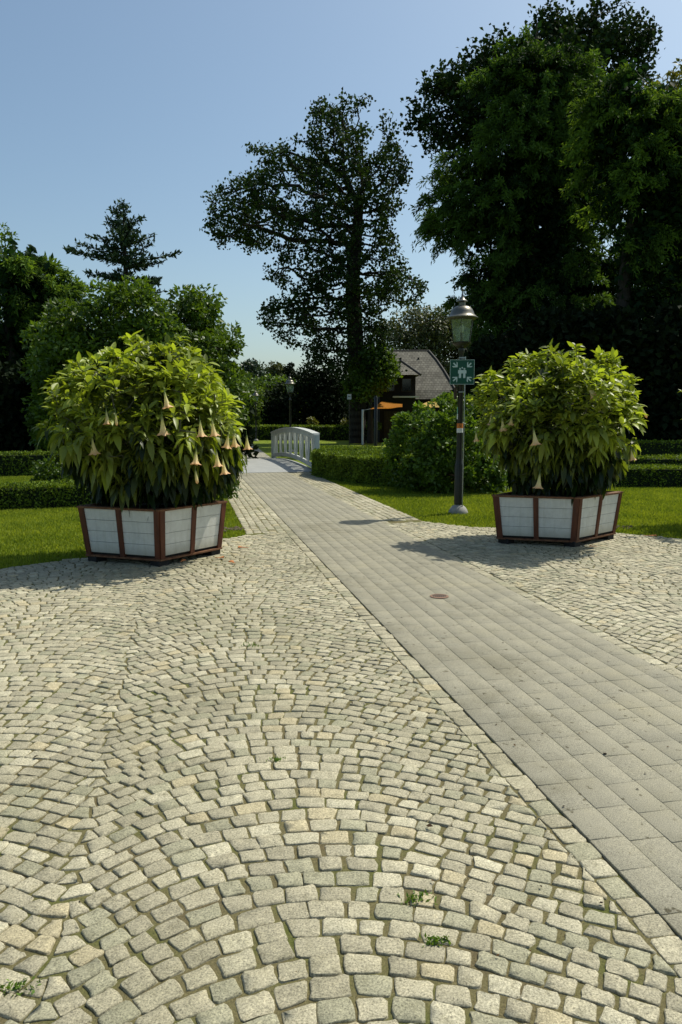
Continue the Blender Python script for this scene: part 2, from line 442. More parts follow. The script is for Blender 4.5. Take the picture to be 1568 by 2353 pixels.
def volume_points(poly, Y, n, depth=.8, maxd=None, hollow=0.0):
    """points filling a crown whose side view has the outline poly (in picture units at distance Y)"""
    W = np.array([[at(u, v, Y)[0], at(u, v, Y)[2]] for u, v in poly])
    lo, hi = W.min(0), W.max(0)
    zs = np.linspace(lo[1], hi[1], 60); xs = np.linspace(lo[0], hi[0], 160)
    G = np.array([[x, z] for z in zs for x in xs]); ins = inpoly(G, W).reshape(60, 160)
    xl = np.zeros(60); xr = np.zeros(60)
    for i in range(60):
        k = np.where(ins[i])[0]
        if len(k): xl[i], xr[i] = xs[k[0]], xs[k[-1]]
        elif i: xl[i], xr[i] = xl[i - 1], xr[i - 1]
    out = []; tot = 0
    while tot < n:
        P = RNG.uniform(lo, hi, (n * 3, 2)); P = P[inpoly(P, W)]
        i = np.clip(((P[:, 1] - lo[1]) / (hi[1] - lo[1]) * 59).astype(int), 0, 59)
        h = (xr[i] - xl[i]) / 2; mid = (xr[i] + xl[i]) / 2
        t = np.sqrt(np.clip(1 - ((P[:, 0] - mid) / np.maximum(h, .01)) ** 2, .02, 1))
        hd = h * depth * t
        if maxd: hd = np.minimum(hd, maxd)
        s = RNG.uniform(-1, 1, len(P))
        if hollow: s = np.sign(s) * np.abs(s) ** (1 - hollow)
        y = s * hd
        k = (Y + y) / Y   # keep the outline for a viewer at this distance, whatever the depth
        out.append(np.stack([P[:, 0], Y + y, P[:, 1]], 1)); tot += len(P)
    return np.concatenate(out)[:n]

def colonize(att, trunk, step, infl, kill, maxit=160, jit=.25, maxn=6000):
    nodes = [np.array(p, float) for p in trunk]; par = [-1] + list(range(len(trunk) - 1)); nch = [0] * len(trunk)
    A = att.copy(); X = np.array(nodes)
    d = np.linalg.norm(A[:, None] - X[None], axis=2); ni = d.argmin(1); nd = d.min(1)
    for it in range(maxit):
        act = nd < infl
        if not act.any() or len(nodes) > maxn: break
        dirs = unit(A[act] - X[ni[act]]); ids, inv = np.unique(ni[act], return_inverse=True)
        acc = np.zeros((len(ids), 3)); np.add.at(acc, inv, dirs)
        acc = unit(unit(acc) + RNG.normal(size=acc.shape) * jit)
        ok = np.array([nch[i] < 4 for i in ids])
        if not ok.any(): break
        new = X[ids[ok]] + acc[ok] * step
        for i in ids[ok]: nch[i] += 1
        base = len(nodes)
        nodes += list(new); par += list(ids[ok]); nch += [0] * len(new)
        # exhausted nodes lose their attractors
        X = np.array(nodes)
        dn = np.linalg.norm(A[:, None] - new[None], axis=2); m = dn.min(1)
        b = m < nd; ni[b] = base + dn.argmin(1)[b]; nd[b] = m[b]
        dead = np.array([nch[i] >= 4 for i in ni])
        keep = (nd > kill) & ~dead
        A, ni, nd = A[keep], ni[keep], nd[keep]
        if len(A) == 0: break
    return np.array(nodes), np.array(par)

def radii(X, par, tip, e=2.3):
    acc = np.zeros(len(X)); ch = np.zeros(len(X), int)
    for i in range(len(X) - 1, 0, -1):
        if ch[i] == 0: acc[i] = tip ** e
        acc[par[i]] += acc[i]; ch[par[i]] += 1
    return acc ** (1 / e), ch

def limbs(X, par, R, n=6, minr=0):
    i = np.arange(1, len(X)); i = i[R[i] > minr]
    P1 = X[i]; P0 = X[par[i]]; r1 = R[i]; r0 = np.minimum(R[par[i]], r1 * 1.25)
    D = unit(P1 - P0); ref = np.where(np.abs(D[:, 2:3]) > .9, np.array([[1., 0, 0]]), np.array([[0., 0, 1.]]))
    Uv = unit(np.cross(D, ref)); Vv = np.cross(D, Uv)
    P1 = P1 + D * r1[:, None] * .3
    t = np.linspace(0, 2 * PI, n, endpoint=False)
    ring = lambda P, r: P[:, None] + r[:, None, None] * (Uv[:, None] * np.cos(t)[None, :, None] + Vv[:, None] * np.sin(t)[None, :, None])
    V = np.concatenate([ring(P0, r0), ring(P1, r1)], 1).reshape(-1, 3)
    k = np.arange(n); q = np.stack([k, (k + 1) % n, n + (k + 1) % n, n + k], 1)
    Fq = (np.arange(len(i))[:, None, None] * 2 * n + q[None]).reshape(-1, 4)
    return V, Fq

def branch_tree(name, label, poly, Y, trunk_px, r0, mat, n_att=900, step=.45, leaf=(.2, .14), per=10, spread=.35,
                thr=.045, depth=.75, gap=.0, gscale=.5, bark='bark', group=None, tip=.012, e=2.3, maxn=6000, up=.3, kill=None, infl=6., maxd=None, cat='tree', extra=None):
    trunk = [at(u, v, Y + dy) if v < 5000 else None for u, v, dy in trunk_px]
    base = gnd(trunk_px[0][0], 962 + EYE * F / Y * 1.0); trunk[0] = (trunk[0][0], Y, -.1)
    T = []
    for a, b in zip(trunk[:-1], trunk[1:]):
        a, b = np.array(a), np.array(b); k = max(1, int(np.linalg.norm(b - a) / step))
        for j in range(k): T.append(a + (b - a) * j / k)
    T.append(np.array(trunk[-1]))
    A = volume_points(poly, Y, n_att * 2, depth, maxd)
    if gap: A = A[vnoise(A, gscale) > gap]
    A = A[:n_att]
    if extra:
        k = RNG.integers(int(len(T) * extra[0]), int(len(T) * extra[1]), extra[2]); A = np.concatenate([A, np.array(T)[k] + RNG.normal(size=(extra[2], 3)) * extra[3]])
    X, par = colonize(A, T, step, infl, kill or step * 1.3, maxn=maxn)
    R, ch = radii(X, par, tip, e)
    nt_ = len(T); R[:nt_] = np.maximum(R[:nt_], np.linspace(r0, r0 * .25, nt_))
    R = np.minimum(R, r0 * 1.05)
    t = thing(name, label, cat, (trunk[0][0], Y, 0), group)
    V, Fq = limbs(X, par, R, 6)
    build('trunk', V, [Fq], M[bark], t, smooth=True)
    tips = np.where((R < thr) & (np.arange(len(X)) >= nt_))[0]
    P = np.repeat(X[tips], per, 0) + RNG.normal(size=(len(tips) * per, 3)) * spread
    D = rnd_dirs(len(P), up); Nn = rnd_dirs(len(P), .8)
    L = RNG.uniform(.7, 1.3, len(P)) * leaf[0]
    foliage('crown', P, D, Nn, L, L * leaf[1] / leaf[0], M[mat], t)
    return t

def clump_points(cent, rad, per):
    """leaves spread over lumpy shells around clump centres; denser outside/top"""
    n = len(cent) * per
    C = np.repeat(cent, per, 0); r = np.repeat(rad, per)
    d = rnd_dirs(n, .25)
    rr = r * RNG.uniform(.45, 1.08, n) ** .6
    return C + d * rr[:, None] * np.array([1, 1, .75]), d

def mass_tree(name, label, poly, Y, mat, nclump=160, crad=(.5, .9), per=90, leaf=(.16, .11), depth=.8, trunk_r=.25, trunk_u=None,
              bark='bark', group=None, maxd=None, cat='tree', droop=0., shell=True, gate=0., gate_s=.5):
    C = volume_points(poly, Y, nclump * (3 if shell else 1), depth, maxd, hollow=.4)
    C = C[vnoise(C, gate_s) > gate] if gate else C
    C = C[RNG.permutation(len(C))[:nclump]]
    ub = trunk_u if trunk_u is not None else np.mean([p[0] for p in poly])
    bx = at(ub, 900, Y)[0]
    t = thing(name, label, cat, (bx, Y, 0), group)
    top = C[:, 2].max()
    T = [np.array([bx, Y, z]) for z in np.arange(-.1, top * .75, .8)]
    X, par = colonize(C[:: max(1, len(C) // 160)], T, .8, 30., 1.0, jit=.15, maxn=1500)
    R, ch = radii(X, par, .02); R[:len(T)] = np.maximum(R[:len(T)], np.linspace(trunk_r, trunk_r * .3, len(T))); R = np.minimum(R, trunk_r * 1.05)
    V, Fq = limbs(X, par, R, 6); build('trunk', V, [Fq], M[bark], t, smooth=True)
    rad = RNG.uniform(crad[0], crad[1], len(C))
    P, d = clump_points(C, rad, per)
    D = unit(d * .8 + RNG.normal(size=P.shape) * .6 + np.array([0, 0, -droop]))
    Nn = unit(d + RNG.normal(size=P.shape) * .6 + np.array([0, 0, .4]))
    L = RNG.uniform(.7, 1.3, len(P)) * leaf[0]
    ct = np.repeat(RNG.uniform(0, .35, len(C)), per) + RNG.uniform(0, .25, len(P))
    foliage('crown', P, D, Nn, L, L * leaf[1] / leaf[0], M[mat], t, ct)
    return t

def feather_tree(name, label, poly, Y, mat, trunk_u, n_att=700, per=40, depth=.7, trunk_r=.5, maxd=None, top_v=None, leaf=(.30, .055), lean=0, group=None, thr=.05, core=9000, tuft=.30):
    """conifer with soft, drooping, feathery sprays"""
    A = volume_points(poly, Y, int(n_att * 2.2), depth, maxd, hollow=.5)
    A = A[vnoise(A * [1, 1, .7], .62) > .47][:n_att]
    bx = at(trunk_u, 900, Y)[0]; top = at(trunk_u, top_v, Y)[2]
    T = [np.array([bx + lean * z / top + .12 * math.sin(z * .7), Y, z]) for z in np.arange(-.1, top, .5)]
    X, par = colonize(A, T, .5, 30., .55, jit=.12, maxn=7000)
    R, ch = radii(X, par, .010); R[:len(T)] = np.maximum(R[:len(T)], np.linspace(trunk_r, .03, len(T))); R = np.minimum(R, trunk_r * 1.05)
    t = thing(name, label, 'tree', (bx, Y, 0), group)
    V, Fq = limbs(X, par, R, 6); build('trunk', V, [Fq], M['bark'], t, smooth=True)
    tips = np.where((R < thr) & (np.arange(len(X)) >= len(T)))[0]
    C = X[tips]; out = unit(C - np.array([bx, Y, 0]) * [1, 1, 0] - np.stack([0 * C[:, 0], 0 * C[:, 0], C[:, 2]], 1) + 1e-6)
    # each tip carries 3 plumes, each plume a curved axis with needles both sides
    npl = 3
    C = np.repeat(C, npl, 0); o = np.repeat(out, npl, 0)
    a = unit(o + RNG.normal(size=C.shape) * .55 + np.array([0, 0, .35]))
    plen = RNG.uniform(.5, 1.15, len(C))[:, None] * tuft * 2
    s = RNG.uniform(0, 1, (len(C), per, 1))
    P = C[:, None] + a[:, None] * plen[:, None] * s + np.array([0, 0, -1.]) * (s ** 2) * plen[:, None] * .55
    P = P + RNG.normal(size=P.shape) * .07
    D = unit(a[:, None] * .7 + np.array([0, 0, -.75]) * s + RNG.normal(size=P.shape) * .55)
    P = P.reshape(-1, 3); D = D.reshape(-1, 3)
    L = RNG.uniform(.7, 1.3, len(P)) * leaf[0]
    ct = np.repeat(RNG.uniform(-.1, .75, len(C) // npl), per * npl) + RNG.uniform(-.05, .15, len(P))
    # added leaves inside the crown, its deep shade put into their dark tint
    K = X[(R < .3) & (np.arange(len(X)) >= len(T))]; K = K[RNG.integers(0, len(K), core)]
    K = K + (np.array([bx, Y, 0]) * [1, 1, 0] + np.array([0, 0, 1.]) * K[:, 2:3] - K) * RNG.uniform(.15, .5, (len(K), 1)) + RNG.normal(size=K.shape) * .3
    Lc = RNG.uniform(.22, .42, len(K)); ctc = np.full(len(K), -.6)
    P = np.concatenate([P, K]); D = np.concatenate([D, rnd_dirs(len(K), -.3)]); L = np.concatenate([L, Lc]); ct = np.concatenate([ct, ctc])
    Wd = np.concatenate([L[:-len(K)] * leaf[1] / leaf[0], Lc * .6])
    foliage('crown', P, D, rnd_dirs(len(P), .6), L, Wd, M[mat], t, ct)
    return t

# ------------------------------------------------------------------ SETTING
def sheet(name, pts, z, mat):
    n = len(pts)
    o = build(name, [(p[0], p[1], z) for p in pts], [tuple(range(n))], mat)
    o['kind'] = 'structure'; return o

lawn = sheet('lawn', [(-600, -60), (600, -60), (600, 900), (-600, 900)], -.012, M['lawn'])
plaza_poly = [(-9, -2.5), (10, -2.5), (10, 6.0), (6.6, 8.0), (4.75, 9.62), (3.94, 10.28), (2.9, 10.6), (1.85, 10.92), qa(QR + VERGE, 11.0), qa(QL - VERGE, 10.13), (-3.65, 7.80), (-6.2, 5.7), (-9, 3.6)]
sheet('cobbled_square_bed', plaza_poly, 0.0, M['joint'])
vb = [qa(QL - VERGE, 10.0), qa(QR + VERGE, 10.9), qa(QR + VERGE, 22.6), qa(QL - VERGE, 22.6)]
sheet('path_bed', vb, 0.004, M['joint'])

sheet('path_joint_bed', [qa(QL, -.8), qa(QR, -.8), qa(QR, 22.4), qa(QL, 22.4)], .0092, M['joint'])

def setts(name, quads, cols, dens=12, h=.0068):
    """quads: (N,4,2) corner outlines; every sett a worn, rounded block"""
    Q = np.asarray(quads); n = len(Q)
    # joints: wide between neighbours of a course, narrow between courses
    gu = RNG.uniform(.006, .017, (n, 1)); gv = RNG.uniform(.005, .010, (n, 1)); sk = RNG.normal(size=(n, 4, 1)) * .05 + 1
    a, b, c_, d_ = Q[:, 0], Q[:, 1], Q[:, 2], Q[:, 3]
    lu = np.linalg.norm(b - a, axis=1, keepdims=True) + .02; lv = np.linalg.norm(d_ - a, axis=1, keepdims=True) + .02
    fu = np.minimum(gu / lu, .2) / 2; fv = np.minimum(gv / lv, .15) / 2
    def bl(s, t): return (a * (1 - s) + b * s) * (1 - t) + (d_ * (1 - s) + c_ * s) * t
    Q = np.stack([bl(fu * sk[:, 0], fv), bl(1 - fu * sk[:, 1], fv), bl(1 - fu * sk[:, 2] * RNG.uniform(.6, 1.9, (n, 1)), 1 - fv), bl(fu * sk[:, 3] * RNG.uniform(.6, 1.9, (n, 1)), 1 - fv)], 1)
    c = Q.mean(1, keepdims=True)
    ts = (.04, .30, .62, .96)  # points along each side: corners are rounded
    pts = []
    for e in range(4):
        a, b = Q[:, e], Q[:, (e + 1) % 4]
        for t in (.09, RNG.uniform(.35, .65), .91):
            pts.append(a + (b - a) * t)
    O = np.stack(pts, 1)  # (N,12,2)
    d = O - c; ln = np.linalg.norm(d, axis=2, keepdims=True)
    gap = RNG.uniform(.0, .002, (n, 1, 1))
    O = c + d * (1 - gap / np.maximum(ln, .01)) + RNG.normal(size=O.shape) * .0021
    d = O - c
    tilt = RNG.normal(size=(n, 1, 2)) * .016
    hh = h + RNG.normal(size=(n, 1)) * .0014
    rings = []
    for s, z in ((1.02, -.05), (1.0, .50), (.965, .84), (.90, 1.0)):
        xy = c + d * s + (RNG.normal(size=d.shape) * .0012 if z > 0 else 0)
        zz = hh * z + ((xy - c) * tilt).sum(2) * (1 if z > .4 else 0) + (RNG.normal(size=(n, 12)) * .0007)
        rings.append(np.concatenate([xy, zz[:, :, None]], 2))
    cen = np.concatenate([c, (hh * 1.03)[:, :, None]], 2)
    V = np.concatenate(rings + [cen], 1); nv = 49
    k = np.arange(12); q = []
    for r in range(3):
        q.append(np.stack([r * 12 + k, r * 12 + (k + 1) % 12, (r + 1) * 12 + (k + 1) % 12, (r + 1) * 12 + k], 1))
    q = np.concatenate(q); tri = np.stack([36 + k, 36 + (k + 1) % 12, np.full(12, 48)], 1)
    I = np.arange(n)[:, None, None] * nv
    Fq = (I + q[None]).reshape(-1, 4); Ft = (I + tri[None]).reshape(-1, 3)
    cc = np.concatenate([cols, np.ones((n, 1))], 1); cc = np.repeat(cc, nv, 0)
    o = build(name, V.reshape(-1, 3), [Fq, Ft], M['stone'], smooth=True, col=cc)
    o['kind'] = 'structure'; return o

def sett_cols(n):
    base = np.array([.385, .356, .276]) * RNG.uniform(.84, 1.12, (n, 1))
    g = RNG.uniform(0, 1, n)
    base[g < .06] = np.array([.425, .375, .265]) * RNG.uniform(.9, 1.1, ((g < .06).sum(), 1))
    base[(g > .13) & (g < .30)] = np.array([.33, .318, .240]) * RNG.uniform(.9, 1.1, (((g > .13) & (g < .30)).sum(), 1))
    base[(g > .88)] = np.array([.455, .425, .335]) * RNG.uniform(.95, 1.1, ((g > .88).sum(), 1))
    return base

def fans(c0, w, x0, x1, amin, amax, xt):
    """segmental arcs in columns of width 2w; each course runs on through the valleys"""
    AM = math.radians(48); R = w / math.sin(AM); p = .0865; out = []
    sm = .07
    t0 = R * math.sin(math.radians(37)); b0 = math.sqrt(R * R - t0 * t0); sl0 = t0 / b0
    def g(x):
        t = abs((x - c0 + w) % (2 * w) - w)
        if xt and (x - c0) * xt > w - 1e-6: t = abs(x - c0)   # the column beside the path keeps running down
        if t < t0: return math.sqrt(R * R - t * t)
        e = w - t; z = b0 - sl0 * (t - t0)
        if 0 <= e < sm and not (xt and (x - c0) * xt > 0): z += sl0 * (sm - e) ** 2 / (2 * sm)
        return z
    def slope(x): return (g(x + .004) - g(x - .004)) / .008
    def P(x, a, k, o):
        sl = slope(x); ph = math.atan(sl)
        xx = min(max(x - o * p * math.cos(ph) * math.sin(ph), x0), x1)
        return (xx, a + o * p + g(xx) + .007 * math.sin(xx * 9 + a * 5) + .008 * math.sin(xx * 3.1 + a * 1.3))
    a = amin - R
    while a < amax:
        x = x0 - random.uniform(0, .06)
        while x < x1:
            wd = random.choice((random.uniform(.082, .112), random.uniform(.090, .12), random.uniform(.10, .138)))
            sl_ = slope(x + .04); xn = x + wd * (1 - .16 * abs(math.sin(math.atan(sl_)))) * math.cos(math.atan(sl_))
            if xn > x1 - .035: xn = x1 + .02
            xa, xb = max(x, x0), min(xn, x1)
            if xb - xa > .035: out.append([P(xa, a, 0, 0), P(xb, a, 0, 0), P(xb, a, 0, 1), P(xa, a, 0, 1)])
            x = xn
        a += p
    return out
def rows(q0, q1, a0, a1, n):
    out = []; w = (q1 - q0) / n
    for i in range(n):
        a = a0 + random.uniform(0, .1)
        while a < a1:
            l = random.uniform(.085, .125); j = random.uniform(-.004, .004)
            out.append([(q0 + i * w + j, a), (q0 + (i + 1) * w + j, a), (q0 + (i + 1) * w + j, a + l), (q0 + i * w + j, a + l)])
            a += l
    return out
S = []
AMIN, AMAX = -.6, 12.5
S += rows(QL - .112, QL, AMIN, 22.5, 1); S += rows(QR, QR + .112, AMIN, 22.5, 1)
w_ = .725
S += fans(QL - .245 - w_ - .19, w_, -8.6, QL - .112, AMIN, 11, 1)
S += fans(QR + .245 + w_, w_, QR + .112, 9.0, 1.0, 12, -1)
S = np.array(S)
ctr = S.mean(1); wx = ctr[:, 0] * BX[0] + ctr[:, 1] * AX[0]; wy = ctr[:, 0] * BX[1] + ctr[:, 1] * AX[1]
pin = inpoly(np.stack([wx, wy], 1), plaza_poly)
vis = (np.abs(wx) < .62 * wy + 1.6) & (wy > 0.9)
verge = (((ctr[:, 0] > QL - .112) & (ctr[:, 0] < QL)) | ((ctr[:, 0] > QR) & (ctr[:, 0] < QR + .112)))
keep = (pin & vis) | (verge & (wy > 9) )
S = S[keep]
# verges beside the path further out: small running courses
Vg = np.array(rows(QL - VERGE, QL - .112, 10.2, 22.5, 5) + rows(QR + .112, QR + VERGE, 11.1, 22.5, 5))
S = np.concatenate([S, Vg])
Wq = np.stack([S[..., 0] * BX[0] + S[..., 1] * AX[0], S[..., 0] * BX[1] + S[..., 1] * AX[1]], 2)
Wq = Wq + RNG.normal(size=Wq.shape) * .0035
setts('cobblestones', Wq, sett_cols(len(Wq)))

# path of narrow slabs in running bond
def slabs(name, q0, q1, a0, a1, nrow, ztop, frame=qa, col=(.258, .244, .192)):
    w = (q1 - q0) / nrow; V = []; Fc = []; C = []
    for i in range(nrow):
        a = a0 - random.uniform(0, .5)
        while a < a1:
            l = random.choice((.195, .215, .215, .24, .29)); g = random.choice((.0005, .0008, .0012))
            x0, x1, y0, y1 = q0 + i * w + g, q0 + (i + 1) * w - g, max(a, a0) + g, min(a + l, a1) - g
            a += l
            if y1 - y0 < .03: continue
            n = len(V); dz = random.uniform(-.0008, .0008)
            for (x, y, z) in ((x0, y0, ztop - .014), (x1, y0, ztop - .014), (x1, y1, ztop - .014), (x0, y1, ztop - .014),
                              (x0, y0, ztop - .002), (x1, y0, ztop - .002), (x1, y1, ztop - .002), (x0, y1, ztop - .002),
                              (x0 + .003, y0 + .003, ztop), (x1 - .003, y0 + .003, ztop), (x1 - .003, y1 - .003, ztop), (x0 + .003, y1 - .003, ztop)):
                X, Y_ = frame(x, y); V.append((X, Y_, z + dz))
            for r in (0, 4):
                for k in range(4): Fc.append((n + r + k, n + r + (k + 1) % 4, n + r + 4 + (k + 1) % 4, n + r + 4 + k))
            Fc.append((n + 8, n + 9, n + 10, n + 11))
            f = random.uniform(.98, 1.02)
            C += [(col[0] * f, col[1] * f, col[2] * f, 1)] * 12
    o = build(name, V, [np.array(Fc)], M['slab'], col=C); o['kind'] = 'structure'; return o
slabs('paved_path', QL, QR, -.8, 22.3, 10, .012)
# path beyond the bridge
p2 = [(-6.57, 52.9), (-2.69, 29.4)]
d2 = np.array([-6.57 + 2.69, 52.9 - 29.4]); d2 /= np.linalg.norm(d2); n2 = np.array([-d2[1], d2[0]])
def strip(name, off0, off1, z, mat, L=60):
    b = np.array(p2[1]); a0 = b - d2 * 2.2
    pts = [a0 + n2 * off0, a0 + d2 * L + n2 * off0, a0 + d2 * L + n2 * off1, a0 + n2 * off1]
    return sheet(name, [tuple(p) for p in pts][::-1], z, mat)
strip('far_path_verge', 0, 3.2, .0, M['far_cobble'])
M['far_slab'] = mat_noise('far_paving', (.25, .235, .19), (.30, .28, .23), 3, .85)
strip('far_path', .85, 2.35, .005, M['far_slab'])

# grass blades
def grass(polyg, dens, hmin, hmax, exclude=()):
    P0 = np.array(polyg); lo, hi = P0.min(0), P0.max(0)
    n = int(dens * (hi[0] - lo[0]) * (hi[1] - lo[1]))
    P = RNG.uniform(lo, hi, (n, 2)); P = P[inpoly(P, polyg)]
    for e in exclude: P = P[~inpoly(P, e)]
    return P
ex = [plaza_poly, [qa(QL - VERGE - .0, 9.5), qa(QR + VERGE, 9.5), qa(QR + VERGE, 23), qa(QL - VERGE, 23)]]
G1 = grass([(-8.5, 3.4), (-1.0, 9.9), (-4.0, 23), (-11, 23), (-11, 5)], 2300, .02, .05, ex)
G2 = grass([(1.0, 10.3), (8, 7.2), (12, 9.5), (11, 20), (-2, 23), (-1.2, 20)], 2300, .02, .05, ex)
G = np.concatenate([G1, G2]); G = G[np.abs(G[:, 0]) < .55 * G[:, 1] + 1]
n = len(G); hgt = RNG.uniform(.018, .048, n); ang = RNG.uniform(0, 2 * PI, n); ln = RNG.uniform(0, .6, n) * hgt; la = RNG.uniform(0, 2 * PI, n)
wd = RNG.uniform(.004, .008, n) * (1 + .04 * G[:, 1])
b0 = np.stack([G[:, 0] - np.cos(ang) * wd, G[:, 1] - np.sin(ang) * wd, np.full(n, -.012)], 1)
b1 = np.stack([G[:, 0] + np.cos(ang) * wd, G[:, 1] + np.sin(ang) * wd, np.full(n, -.012)], 1)
tp = np.stack([G[:, 0] + np.cos(la) * ln, G[:, 1] + np.sin(la) * ln, hgt - .012], 1)
V = np.stack([b0, b1, tp], 1).reshape(-1, 3)
tn = RNG.uniform(0, .45, n); tn[RNG.uniform(0, 1, n) < .03] = 1.0
gb = build('grass', V, [np.arange(3 * n).reshape(-1, 3)], M['grass'], tint=np.repeat(tn, 3))
tag(gb, 'short mown green grass around the cobbled square', 'grass', kind='stuff')

# ------------------------------------------------------------------ HEDGES
def hedge(name, label, poly, h, nleaf, group=None, leaf=.045, wav=.04, mat='hedge'):
    poly = [tuple(p) for p in poly]; n = len(poly)
    cx_ = sum(p[0] for p in poly) / n; cy_ = sum(p[1] for p in poly) / n
    t = thing(name, label, 'hedge', (cx_, cy_, 0), group)
    mb = MB()
    A = np.array(poly); area = 0
    sh = [(p[0] + (cx_ - p[0]) / max(1e-6, math.dist(p, (cx_, cy_))) * .05, p[1] + (cy_ - p[1]) / max(1e-6, math.dist(p, (cx_, cy_))) * .05) for p in poly]
    vs = [(p[0], p[1], -.01) for p in sh] + [(p[0], p[1], h - .05) for p in sh]
    fs = [tuple(range(n, 2 * n))] + [(i, (i + 1) % n, n + (i + 1) % n, n + i) for i in range(n)]
    mb.add(vs, fs); mb.build('core', M['hedge_core'], t)
    # leaves: top + sides
    lo, hi = A.min(0), A.max(0)
    T = RNG.uniform(lo, hi, (nleaf * 3, 2)); T = T[inpoly(T, poly)]
    per = [math.dist(poly[i], poly[(i + 1) % n]) for i in range(n)]
    a_top = len(T) / (nleaf * 3) * np.prod(hi - lo); a_side = sum(per) * h
    nt_ = int(nleaf * a_top / (a_top + a_side)); ns = nleaf - nt_
    T = T[:nt_]; Tz = h + (vnoise(np.c_[T, T[:, 0] * 0], 2.2) - .5) * wav * 2 + RNG.uniform(-.05, .012, len(T))
    P1 = np.c_[T, Tz]; N1 = np.tile([0, 0, 1.], (len(T), 1))
    ei = RNG.choice(n, ns, p=np.array(per) / sum(per)); tt = RNG.uniform(0, 1, (ns, 1))
    E0 = A[ei]; E1 = A[(ei + 1) % n]; S_ = E0 + (E1 - E0) * tt
    d = E1 - E0; nn = unit(np.c_[d[:, 1], -d[:, 0]]); cc = np.array([cx_, cy_]) - S_
    nn = np.where(((nn * cc).sum(1) > 0)[:, None], -nn, nn)
    z = RNG.uniform(0, h, ns); bul = (vnoise(np.c_[S_, z], 2.2) - .5) * wav * 2 + RNG.uniform(-.04, .012, ns)
    P2 = np.c_[S_ + nn * bul[:, None], z]; N2 = np.c_[nn, np.zeros(ns)]
    P = np.concatenate([P1, P2]); Nn = np.concatenate([N1, N2])
    D = unit(RNG.normal(size=P.shape) + Nn * .7 + np.array([0, 0, .2]))
    Nn = unit(Nn + RNG.normal(size=P.shape) * .6)
    L = RNG.uniform(.7, 1.5, len(P)) * leaf
    foliage('leaves', P, D, Nn, L, L * .65, M[mat], t)
    return t

GH = 'clipped low hedges edging the lawns'
def band(p0, p1, w):  # strip footprint from p0 to p1 with thickness w going away from the viewer
    p0, p1 = np.array(p0), np.array(p1); d = p1 - p0; d /= np.linalg.norm(d); nrm = np.array([-d[1], d[0]])
    if nrm[1] < 0: nrm = -nrm
    return [tuple(p0), tuple(p1), tuple(p1 + nrm * w), tuple(p0 + nrm * w)]
hedge('low_hedge', 'nearest low hedge on the left lawn behind the left planter', band((-8.8, 12.0), (-2.55, 14.2), .9), .40, 26000, GH)
hedge('low_hedge', 'low clipped hedge further back on the left, with a strip of sunlit grass before it', band((-14.0, 19.2), (-5.2, 21.9), .9), .62, 18000, GH, leaf=.06)
hedge('low_hedge', 'low clipped hedge on the right lawn behind the right planter', band((4.0, 17.4), (12.5, 17.2), .9), .46, 24000, GH, leaf=.05)
hedge('low_hedge', 'second low hedge on the right, in the shade of the big trees', band((5.8, 21.2), (16, 20.6), .9), .50, 12000, GH, leaf=.06)
hedge('low_hedge', 'third low hedge on the right, furthest back under the big trees', band((7.0, 27.5), (20, 26.5), 1.0), .75, 9000, GH, leaf=.08)
hedge('broad_hedge', 'broad sunlit hedge curving from the white bridge railing to the leafy shrub',
      [(-.80, 20.9), (-.35, 19.6), (.35, 18.3), (1.1, 17.4), (2.3, 16.9), (2.6, 18.2), (2.5, 20.6), (1.5, 22.6), (.3, 23.8), (-.75, 24.0)], .66, 70000, None, leaf=.055, wav=.07)
hedge('long_hedge', 'long dark hedge across the far lawn behind the distant street lamps', band((-13, 56.5), (10, 55), 1.6), 1.02, 16000, None, leaf=.13)

